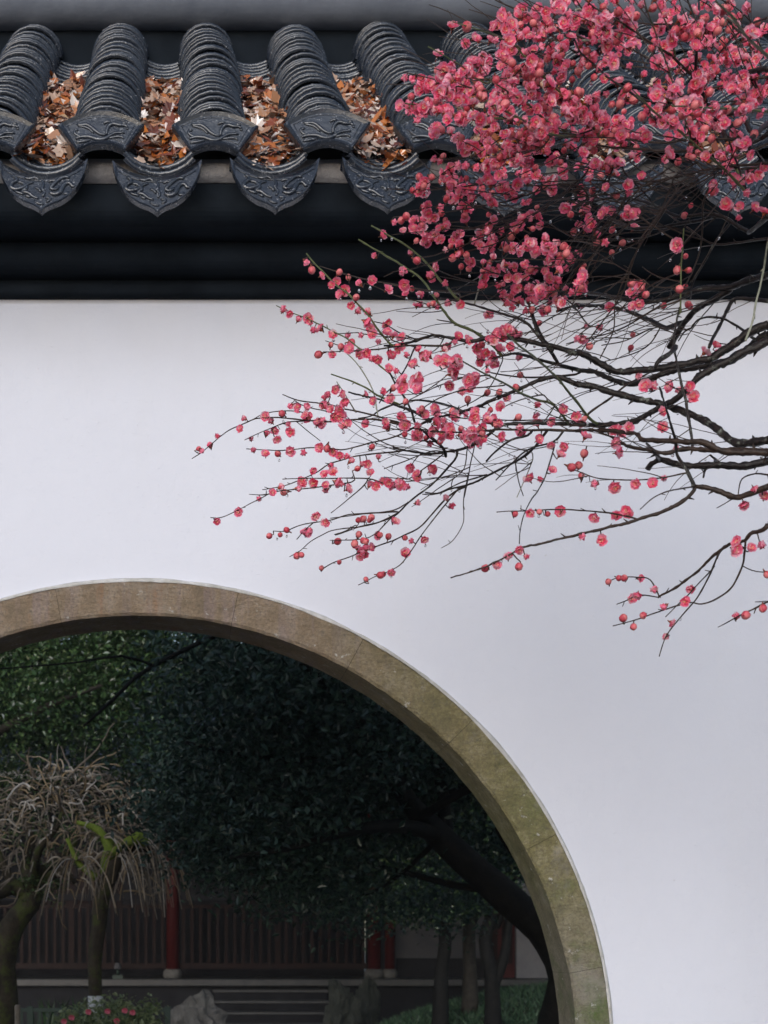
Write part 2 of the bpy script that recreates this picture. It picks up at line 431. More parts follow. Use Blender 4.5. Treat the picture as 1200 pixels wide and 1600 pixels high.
# --- cornice: four stepped courses, then mortar bed
def courses():
    zs = [(ZT - 0.002, 3.078, -0.024, .010), (3.078, 3.142, -0.074, .024), (3.142, 3.228, -0.168, .030)]
    L = XR - XL + 0.1; cx = (XL + XR) / 2
    back = 1.55
    for z0, z1, y, bev in zs:
        mb = MB()
        # gently wavy hand-rendered course
        n = 90; V = []; Fs = []
        for k in range(n + 1):
            x = XL - .05 + L * k / n
            w = 0.0022 * mnoise.noise(Vector((x * 2.2, z0 * 30, 0)))
            rnd = [(y + w + bev * (1 - math.cos(t)), z0 + w + bev * (1 - math.sin(t))) for t in [math.pi / 2 * (j / 5) for j in range(6)]]
            rnd = [(y + w + bev * (1 - math.cos(t)), z0 + w + bev * (1 - math.sin(t))) for t in [math.pi / 2 * j / 5 for j in range(6)]]
            prof = [(WT, z1 - .0015), (y + w + .004, z1 - .0015), (y + w, z1 - .006)] + rnd + [(WT, z0 + w)]
            m_ = len(prof)
            for (yy, zz) in prof:
                V.append((x, yy, zz))
        for k in range(n):
            for q in range(m_):
                q2 = (q + 1) % m_; Fs.append((k*m_ + q, k*m_ + q2, (k+1)*m_ + q2, (k+1)*m_ + q))
        Fs.append(tuple(range(m_))); Fs.append(tuple(n*m_ + q for q in range(m_ - 1, -1, -1)))
        mb.add(V, Fs); mb.build('cornice_course', M['cornice'], wall, False)
courses()

# --- the roof slope
PITCH = 175 / F * 3.2
DT = 3.2                                  # depth of the fan-shaped end tiles
CX0 = (160 - PX) / F * DT                 # a column centre
P0 = Vector((0, DT - DW, pw(0, 172, DT).z))
P1 = Vector((0, 3.2 / .785 - DW, pw(0, 40, 3.2 / .785).z))
SL = (P1 - P0); SLEN = SL.length; SD = SL.normalized(); SN = Vector((0, -SD.z, SD.y))   # slope direction, normal
RC = 0.076
ROT = Matrix((Vector((1, 0, 0)), SD, SN)).transposed()     # local x, along slope, normal

def arc_mesh(name, R, length, thick, a0, a1, n, flip=False, lift=0.0, squash=1.0):
    """curved tile: arc in local xz, running along +y; front edge at y=0"""
    mb = MB(); V = []; Fs = []
    for k in range(n + 1):
        a = a0 + (a1 - a0) * k / n
        s, c = math.sin(a), math.cos(a)
        if flip: c = -c
        for (rr, y, l) in ((R, 0, 0), (R, length, -lift), (R - thick, length, -lift), (R - thick, 0, 0), (R - .0035, -.0028, 0)):
            V.append((rr * s, y, rr * c * squash + l))
    m = 5
    order = ((4, 0), (0, 1), (2, 3), (3, 4))
    for k in range(n):
        for q, q2 in order: Fs.append((k*m + q, (k+1)*m + q, (k+1)*m + q2, k*m + q2))
    mb.add(V, Fs); return mb.mesh(name, [M['tile']], True)

cap_meshes = [arc_mesh('cap_tile', RC * f, 0.085, t, -1.62, 1.62, 11, False, 0.012, sq) for f, t, sq in ((1, .012, .93), (1.025, .010, .95), (.985, .014, .90), (1.01, .009, .97))]
pan_mesh = arc_mesh('pan_tile', 0.105, 0.13, 0.012, -0.85, 0.85, 8, True, 0.014, .9)

def xform(o, loc, rot, parent):
    o.matrix_basis = Matrix.Translation(loc) @ rot.to_4x4(); return adopt(o, parent)

base = P0 - SN * RC * .93                 # column axis at the front
NCAP = 31
cols = [CX0 + PITCH * k for k in range(-3, 12)]
VIS = [k for k, x in enumerate(cols) if -40 < x / DT * F + PX < 1290]
def arr_of(me):
    V = np.array([v.co[:] for v in me.vertices]); return V, [tuple(p.vertices) for p in me.polygons]
extra = MB()
capdata = [arr_of(m) for m in cap_meshes]; pandata = arr_of(pan_mesh)
for k, x in enumerate(cols):
    r = random.Random(k * 31 + 5)
    s = 0.012; dx = 0; i = 0
    while s < SLEN + 0.07:
        step = r.uniform(.029, .045)
        dx += r.uniform(-.0035, .0035); dx *= .8
        lean = r.uniform(-.03, .03)
        loc = Vector((x + dx, 0, 0)) + base + SD * s + SN * r.uniform(-.002, .003)
        rot = ROT @ Matrix.Rotation(-0.10 + r.uniform(-.03, .03), 3, 'X') @ Matrix.Rotation(lean, 3, 'Z') @ Matrix.Rotation(r.uniform(-.02, .02), 3, 'Y')
        j = r.randrange(4)
        if k in VIS:
            o = link(bpy.data.objects.new('cap_tile', cap_meshes[j])); xform(o, loc, rot, wall)
        else:
            mw_ = Matrix.Translation(loc) @ rot.to_4x4(); V, Fs = capdata[j]
            extra.add([mw_ @ Vector(p) for p in V], Fs)
        s += step; i += 1
# pan tiles in the valleys
for k in range(len(cols) - 1):
    x = (cols[k] + cols[k + 1]) / 2
    r = random.Random(k * 17 + 3)
    s = -0.10; i = 0
    while s < SLEN + 0.12:
        loc = Vector((x + r.uniform(-.003, .003), 0, 0)) + base + SD * s + SN * (0.058 + r.uniform(-.002, .002))
        rot = ROT @ Matrix.Rotation(-0.12 + r.uniform(-.02, .02), 3, 'X')
        if k in VIS or k + 1 in VIS:
            o = link(bpy.data.objects.new('pan_tile', pan_mesh)); xform(o, loc, rot, wall)
        else:
            mw_ = Matrix.Translation(loc) @ rot.to_4x4(); extra.add([mw_ @ Vector(p) for p in pandata[0]], pandata[1])
        s += r.uniform(.042, .055) if s > 0 else .036
o = extra.build('far_tiles', M['tile'], wall, True); tag(o, kind='stuff')

def strip_relief(mb, curves, cxp, cyp, sc, y, rad):
    """raised cords on a tile face; curve points in photo pixels"""
    for c in curves:
        w = c[0]; pts = catmull([((u - cxp) * sc, (cyp - v) * sc) for u, v in c[1]], .0035)
        n = len(pts); R = [rad * w * (0.45 + 0.55 * math.sin(math.pi * min(1, .12 + .88 * i / n))) for i in range(n)]
        mb.tube([Vector((p[0], y(p[0], p[1]), p[1])) for p in pts], R, 6)

SCF = DT / F
def crop(ox, oy, k, L): return [(ox + a / k, oy + b / k) for a, b in L]
fan_c = [(1.5, crop(80,150,4.8,[(205,205),(235,218),(270,212),(310,235),(350,275),(390,298),(425,296)])),
         (1.0, crop(80,150,4.8,[(212,222),(250,230),(290,245),(330,285)])),
         (1.7, crop(80,150,4.8,[(190,330),(240,316),(300,318),(360,340),(410,335),(450,310),(490,287),(555,284)])),
         (1.6, crop(80,150,4.8,[(425,300),(428,262),(445,225),(480,208),(520,222),(560,222),(585,240)])),
         (1.2, crop(80,150,4.8,[(405,208),(430,190),(460,196)])),
         (1.0, crop(80,150,4.8,[(540,205),(575,208)])),
         (1.2, crop(80,150,4.8,[(215,262),(190,258),(188,285),(215,308),(260,315)])),
         (1.2, crop(80,150,4.8,[(195,362),(250,355),(310,340)])),
         (1.1, crop(80,150,4.8,[(440,330),(500,318),(545,322),(550,338)])),
         (0.9, crop(80,150,4.8,[(535,265),(560,290)])), (0.9, crop(80,150,4.8,[(570,246),(590,252)]))]
drip_c = [(1.6, crop(80,150,4.8,[(598,580),(625,600),(635,625),(600,650),(588,680),(620,705),(680,690),(720,655),(760,640)])),
          (1.4, crop(80,150,4.8,[(640,640),(680,650),(710,690),(680,725),(720,735),(760,770),(800,785)])),
          (1.2, crop(80,150,4.8,[(690,600),(730,612),(770,600),(800,625)])),
          (1.1, crop(80,150,4.8,[(620,720),(650,735),(690,750)])), (1.0, crop(80,150,4.8,[(700,760),(740,775)])),
          (1.8, crop(80,150,4.8,[(880,730),(920,750),(960,730),(975,690),(1000,655),(1035,650),(1050,680),(1080,675)])),
          (1.5, crop(80,150,4.8,[(1030,600),(990,595),(950,620),(910,660),(890,700),(925,705),(955,680)])),
          (1.1, crop(80,150,4.8,[(870,640),(900,625),(935,632)])), (1.1, crop(80,150,4.8,[(980,740),(1015,745),(1025,725)])),
          (1.2, crop(80,150,4.8,[(820,620),(835,660),(825,700),(845,730),(830,770)])),
          (1.0, crop(80,150,4.8,[(770,690),(800,700),(815,730)])), (1.0, crop(80,150,4.8,[(850,780),(890,790),(860,820)])),
          (0.9, crop(80,150,4.8,[(770,800),(800,830),(840,835)]))]

def fan_mesh():
    W0, W1 = 37.5 * SCF, 68 * SCF; zc = 206.5
    def pt(u, v):
        w = W0 + (W1 - W0) * v
        x = u * w
        zb = (0 + 13 * (1 - u * u)); zt = (46 + 25 * (1 - u * u))
        return x, (zb + (zt - zb) * v - 34.5) * SCF
    mb = MB(); n = 14
    us = [-1, -.975] + [-.90 + 1.8 * i / n for i in range(n + 1)] + [.975, 1]
    vs = [0, .035, .13, .16, .5, .84, .87, .965, 1]
    def yy(u, v):
        e = min(1 - abs(u), min(v, 1 - v) * 1.1)
        if e < .01: return 0.004
        if e < .06: return 0.0
        return 0.0045
    V = []; Fs = []; nu, nv = len(us), len(vs)
    for v in vs:
        for u in us: x, z = pt(u, v); V.append((x, yy(u, v), z))
    for j in range(nv - 1):
        for i in range(nu - 1): Fs.append((j*nu + i, j*nu + i + 1, (j+1)*nu + i + 1, (j+1)*nu + i))
    # body behind the face
    bnd = [(i, 0) for i in range(nu)] + [(nu - 1, j) for j in range(1, nv)] + [(i, nv - 1) for i in range(nu - 2, -1, -1)] + [(0, j) for j in range(nv - 2, 0, -1)]
    b0 = len(V)
    for i, j in bnd: x, z = pt(us[i], vs[j]); V.append((x * .99, .022, z))
    m = len(bnd)
    for q in range(m):
        q2 = (q + 1) % m
        a = bnd[q][1]*nu + bnd[q][0]; c = bnd[q2][1]*nu + bnd[q2][0]
        Fs.append((a, b0 + q, b0 + q2, c))
    Fs.append(tuple(b0 + q for q in range(m - 1, -1, -1)))
    mb.add(V, Fs); me = mb.mesh('end_tile', [M['tile']], False)
    # inner cord following the border
    rb = MB()
    cord = [pt(u, .82) for u in np.linspace(-.84, .84, 13)] + [pt(.84, v) for v in (.6, .4)] + [pt(u, .20) for u in np.linspace(.84, -.84, 13)] + [pt(-.84, v) for v in (.4, .6, .82)]
    rb.tube([Vector((x, .0045, z)) for x, z in cord], .0011, 5)
    strip_relief(rb, fan_c, 160, 206.5, SCF, lambda x, z: .0040, .0030)
    return me, rb.mesh('dragon_relief', [M['tile']], True)
fan_me, fan_rel = fan_mesh()

SCD = 3.095 / F
def drip_mesh():
    hw = 70.5 * SCD
    outl = [(0, -64), (.07, -58), (.20, -52), (.40, -46), (.60, -35), (.77, -20), (.90, 0), (.97, 16), (1.0, 32)]   # lower edge in photo px from the centre
    def low(u):
        a = abs(u)
        for (u0, z0), (u1, z1) in zip(outl, outl[1:]):
            if a <= u1 + 1e-9: return z0 + (z1 - z0) * (a - u0) / (u1 - u0)
        return 29
    def topz(u): return 33 - 30 * (1 - u * u) ** .9
    mb = MB(); us = np.linspace(-1, 1, 33); vs = [0, .03, .07, .10, .3, .5, .7, .85, .89, .95, 1]
    V = []; Fs = []; nu, nv = len(us), len(vs)
    def yy(u, v):
        if v in (0,): return .003
        if v <= .07 or abs(u) > .93: return 0.0
        if v == 1: return .004
        if v > .89: return -.001
        return .004
    for v in vs:
        for u in us:
            z0, z1 = low(u), topz(u); V.append((u * hw, yy(u, v), (z0 + (z1 - z0) * v) * SCD))
    for j in range(nv - 1):
        for i in range(nu - 1): Fs.append((j*nu + i, j*nu + i + 1, (j+1)*nu + i + 1, (j+1)*nu + i))
    b0 = len(V)
    for v in (0, 1):
        for u in us:
            z0, z1 = low(u), topz(u); V.append((u * hw, .016 if v == 0 else .05, (z0 + (z1 - z0) * v) * SCD + (.012 if v else 0)))
    for i in range(nu - 1):
        Fs.append((i + 1, i, b0 + i, b0 + i + 1))
        t = (nv - 1) * nu; Fs.append((t + i, t + i + 1, b0 + nu + i + 1, b0 + nu + i))
        Fs.append((b0 + i, b0 + nu + i, b0 + nu + i + 1, b0 + i + 1))
    mb.add(V, Fs); me = mb.mesh('drip_tile', [M['tile']], False)
    rb = MB()
    strip_relief(rb, drip_c, 252, 274, SCD, lambda x, z: .0035, .0032)
    arc = [(u * hw, .0035, (topz(u) - 10) * SCD) for u in np.linspace(-.86, .86, 17)]
    rb.tube(arc, .0012, 5)
    return me, rb.mesh('dragon_relief', [M['tile']], True)
drip_me, drip_rel = drip_mesh()

for k, x in enumerate(cols):
    r = random.Random(k + 900)
    o = link(bpy.data.objects.new('end_tile', fan_me))
    zc = pw(0, 206.5, DT).z
    o.matrix_basis = Matrix.Translation((x + r.uniform(-.003, .003), DT - DW - .012 + r.uniform(-.006, .006), zc + r.uniform(-.003, .003))) @ Matrix.Rotation(-.16 + r.uniform(-.03, .03), 4, 'X') @ Matrix.Rotation(r.uniform(-.02, .02), 4, 'Y')
    adopt(o, wall)
    rl = link(bpy.data.objects.new('dragon_relief', fan_rel)); rl.parent = o
    if k < len(cols) - 1:
        o = link(bpy.data.objects.new('drip_tile', drip_me))
        o.matrix_basis = Matrix.Translation((x + PITCH / 2 + r.uniform(-.004, .004), 3.095 - DW, pw(0, 275, 3.095).z + r.uniform(-.003, .003))) @ Matrix.Rotation(-.22 + r.uniform(-.05, .05), 4, 'X') @ Matrix.Rotation(r.uniform(-.02, .02), 4, 'Y')
        adopt(o, wall)
        rl = link(bpy.data.objects.new('dragon_relief', drip_rel)); rl.parent = o

def roof_body():
    # mortar bed between tiles and cornice
    mb = MB(); n = 240; V = []; Fs = []
    for k in range(n + 1):
        x = XL + (XR - XL) * k / n
        w = .004 * mnoise.noise(Vector((x * 9, 1, 0))) + .003 * mnoise.noise(Vector((x * 40, 2, 0)))
        for y, z in ((-.185 + w, 3.2275 + w), (-.192 + w, 3.255), (-.175 + w, 3.275), (.0, 3.262), (.0, 3.2285)): V.append((x, y, z))
    for k in range(n):
        for q in range(5): Fs.append((k*5 + q, k*5 + (q+1) % 5, (k+1)*5 + (q+1) % 5, (k+1)*5 + q))
    Fs.append((0, 1, 2, 3, 4)); Fs.append(tuple(n*5 + q for q in (4, 3, 2, 1, 0)))
    mb.add(V, Fs); mb.build('mortar_bed', M['mortar'], wall, True)
    # roof deck under the tiles, both slopes, down to the rear posts
    ry = P1.y + .22
    A = base + SN * -.055 + SD * .10; B = base - SN * .055 + SD * (SLEN + .18)
    mb = MB()
    ym = 2 * ry
    pr = [(A.y, A.z), (B.y, B.z), (ym - B.y, B.z), (ym - A.y, A.z), (ym - A.y, A.z - .05), (ry, B.z - .12), (A.y, A.z - .03)]
    V = [(XL, y, z) for y, z in pr] + [(XR, y, z) for y, z in pr]; m = len(pr)
    Fs = [(q, (q+1) % m, m + (q+1) % m, m + q) for q in range(m)] + [tuple(range(m - 1, -1, -1)), tuple(m + q for q in range(m))]
    mb.add(V, Fs); mb.build('roof_deck', M['cornice'], wall, False)
    # ridge: dark base wall and rounded wet mouldings
    yb = P1.y + .09; zb = B.z - .1
    mb = MB(); mb.box(((XL + XR)/2, yb + .13, zb + .14), (XR - XL, .24, .42)); mb.build('ridge_base', M['cornice'], wall, False)
    zr = pw(0, 24, yb + DW - .06).z
    for z, rr, dy in ((zr + .075, .078, -.06), (zr + .25, .085, -.08)):
        mb = MB(); n = 60
        pts = [Vector((XL + (XR - XL) * k / n, yb + .05 + dy, z + .003 * mnoise.noise(Vector((k * .7, z, 0))))) for k in range(n + 1)]
        mb.tube(pts, rr, 20); mb.build('ridge_moulding', M['ridge'], wall, True)
    mb = MB(); mb.box(((XL + XR)/2, yb + .13, zr + .26), (XR - XL, .2, .5)); mb.build('ridge_top', M['cornice'], wall, False)
    # rear beam and posts that carry the far slope (a covered walk behind the wall)
    yp = ym - A.y - .25
    mb = MB(); mb.box(((XL + XR)/2, yp, A.z - .15), (XR - XL, .14, .2)); mb.build('rear_beam', M['cornice'], wall, False)
    for px in (-4.4, -1.35, 2.05, 5.2):
        mb = MB(); mb.tube([(px, yp, 0), (px, yp, A.z - .05)], .085, 16); mb.build('rear_post', M['redwood'], wall, True)
M['redwood'] = simple('red_lacquer', (0.10, 0.010, 0.008), (0.18, 0.02, 0.015), 6, 0.5, 0.2, 0.005)
roof_body()

# --- fallen leaves in the valleys
def leaf_shape(r, L):
    """lobed leaf outline, slightly curled; returns verts, faces"""
    n = r.choice((5, 7, 7)); V = [(0, 0, 0)]; m = n * 2
    curl = r.uniform(-.5, .8)
    for i in range(m + 1):
        a = -2.3 + 4.6 * i / m
        rad = L * (r.uniform(.85, 1.0) if i % 2 == 1 else r.uniform(.58, .85)) * (0.75 + .25 * math.cos(a))
        x, y = math.sin(a) * rad, math.cos(a) * rad
        V.append((x, y, curl * (x * x + y * y) / L * .7 + r.uniform(-.08, .08) * L))
    return V, [(0, i + 1, i + 2) for i in range(m)]
def oval_leaf(r, L):
    w = L * r.uniform(.22, .4); c = r.uniform(-.3, .6)
    P = [(-L, 0), (-L*.4, w), (L*.3, w*.9), (L, 0), (L*.3, -w*.9), (-L*.4, -w)]
    V = [(0, 0, 0)] + [(x, y, c * (x*x)/L*.6 + .25*abs(y)) for x, y in P]
    return V, [(0, i + 1, (i + 1) % 6 + 1) for i in range(6)]
def valley_point(k, s, off, h):
    x = (cols[k] + cols[k+1]) / 2 + off
    return Vector((x, 0, 0)) + base + SD * s + SN * (-.035 + h + off * off * 5)
def leaves_on_roof():
    r = random.Random(11); mb = MB(); singles = []
    for k in range(len(cols) - 1):
        smax = SLEN * r.uniform(.60, .78)
        for i in range(520):
            s = r.uniform(-.07, smax); off = r.uniform(-.062, .062)
            L = r.uniform(.012, .032)
            V, Fs = leaf_shape(r, L) if r.random() < .6 else oval_leaf(r, L)
            rot = ROT @ Matrix.Rotation(r.uniform(0, 6.28), 3, 'Z') @ Matrix.Rotation(r.gauss(0, .38), 3, 'X') @ Matrix.Rotation(r.gauss(0, .38), 3, 'Y')
            p = valley_point(k, s, off, r.uniform(.004, .034) + .012 * mnoise.noise(Vector((s * 14, k, off * 20))))
            mb.add([p + rot @ Vector(v) for v in V], Fs)
        if k in VIS or k + 1 in VIS:
            for i in range(5): singles.append((k, .04 + (smax - .08) * (i + r.random()) / 5, r.uniform(-.035, .035)))
    o = mb.build('fallen_leaves', M['deadleaf'], None, False)
    tag(o, 'wet litter of brown and orange dead leaves filling the roof valleys', 'leaves', kind='stuff')
    for k, s, off in singles:
        V, Fs = leaf_shape(r, r.uniform(.026, .038)); m2 = MB(); m2.add(V, Fs)
        o = m2.build('fallen_leaf', M['deadleaf'], None, False)
        rot = ROT @ Matrix.Rotation(r.uniform(0, 6.28), 3, 'Z') @ Matrix.Rotation(r.gauss(0, .25), 3, 'X')
        o.matrix_basis = Matrix.Translation(valley_point(k, s, off, .037)) @ rot.to_4x4()
        tag(o, 'large wet brown lobed leaf lying on the litter between tile columns', 'leaf', 'large fallen leaves on the roof')
leaves_on_roof()
#PLUM
# ------------------------------------------------------------------ plum tree
CR = dict(A=(280,380,2.5), B=(720,420,2.5), T1=(600,0,4), T2=(900,0,4), T3=(600,250,4), T4=(900,250,4),
          M1=(600,480,4), M2=(900,480,4), L1=(300,580,4), L2=(420,380,4))
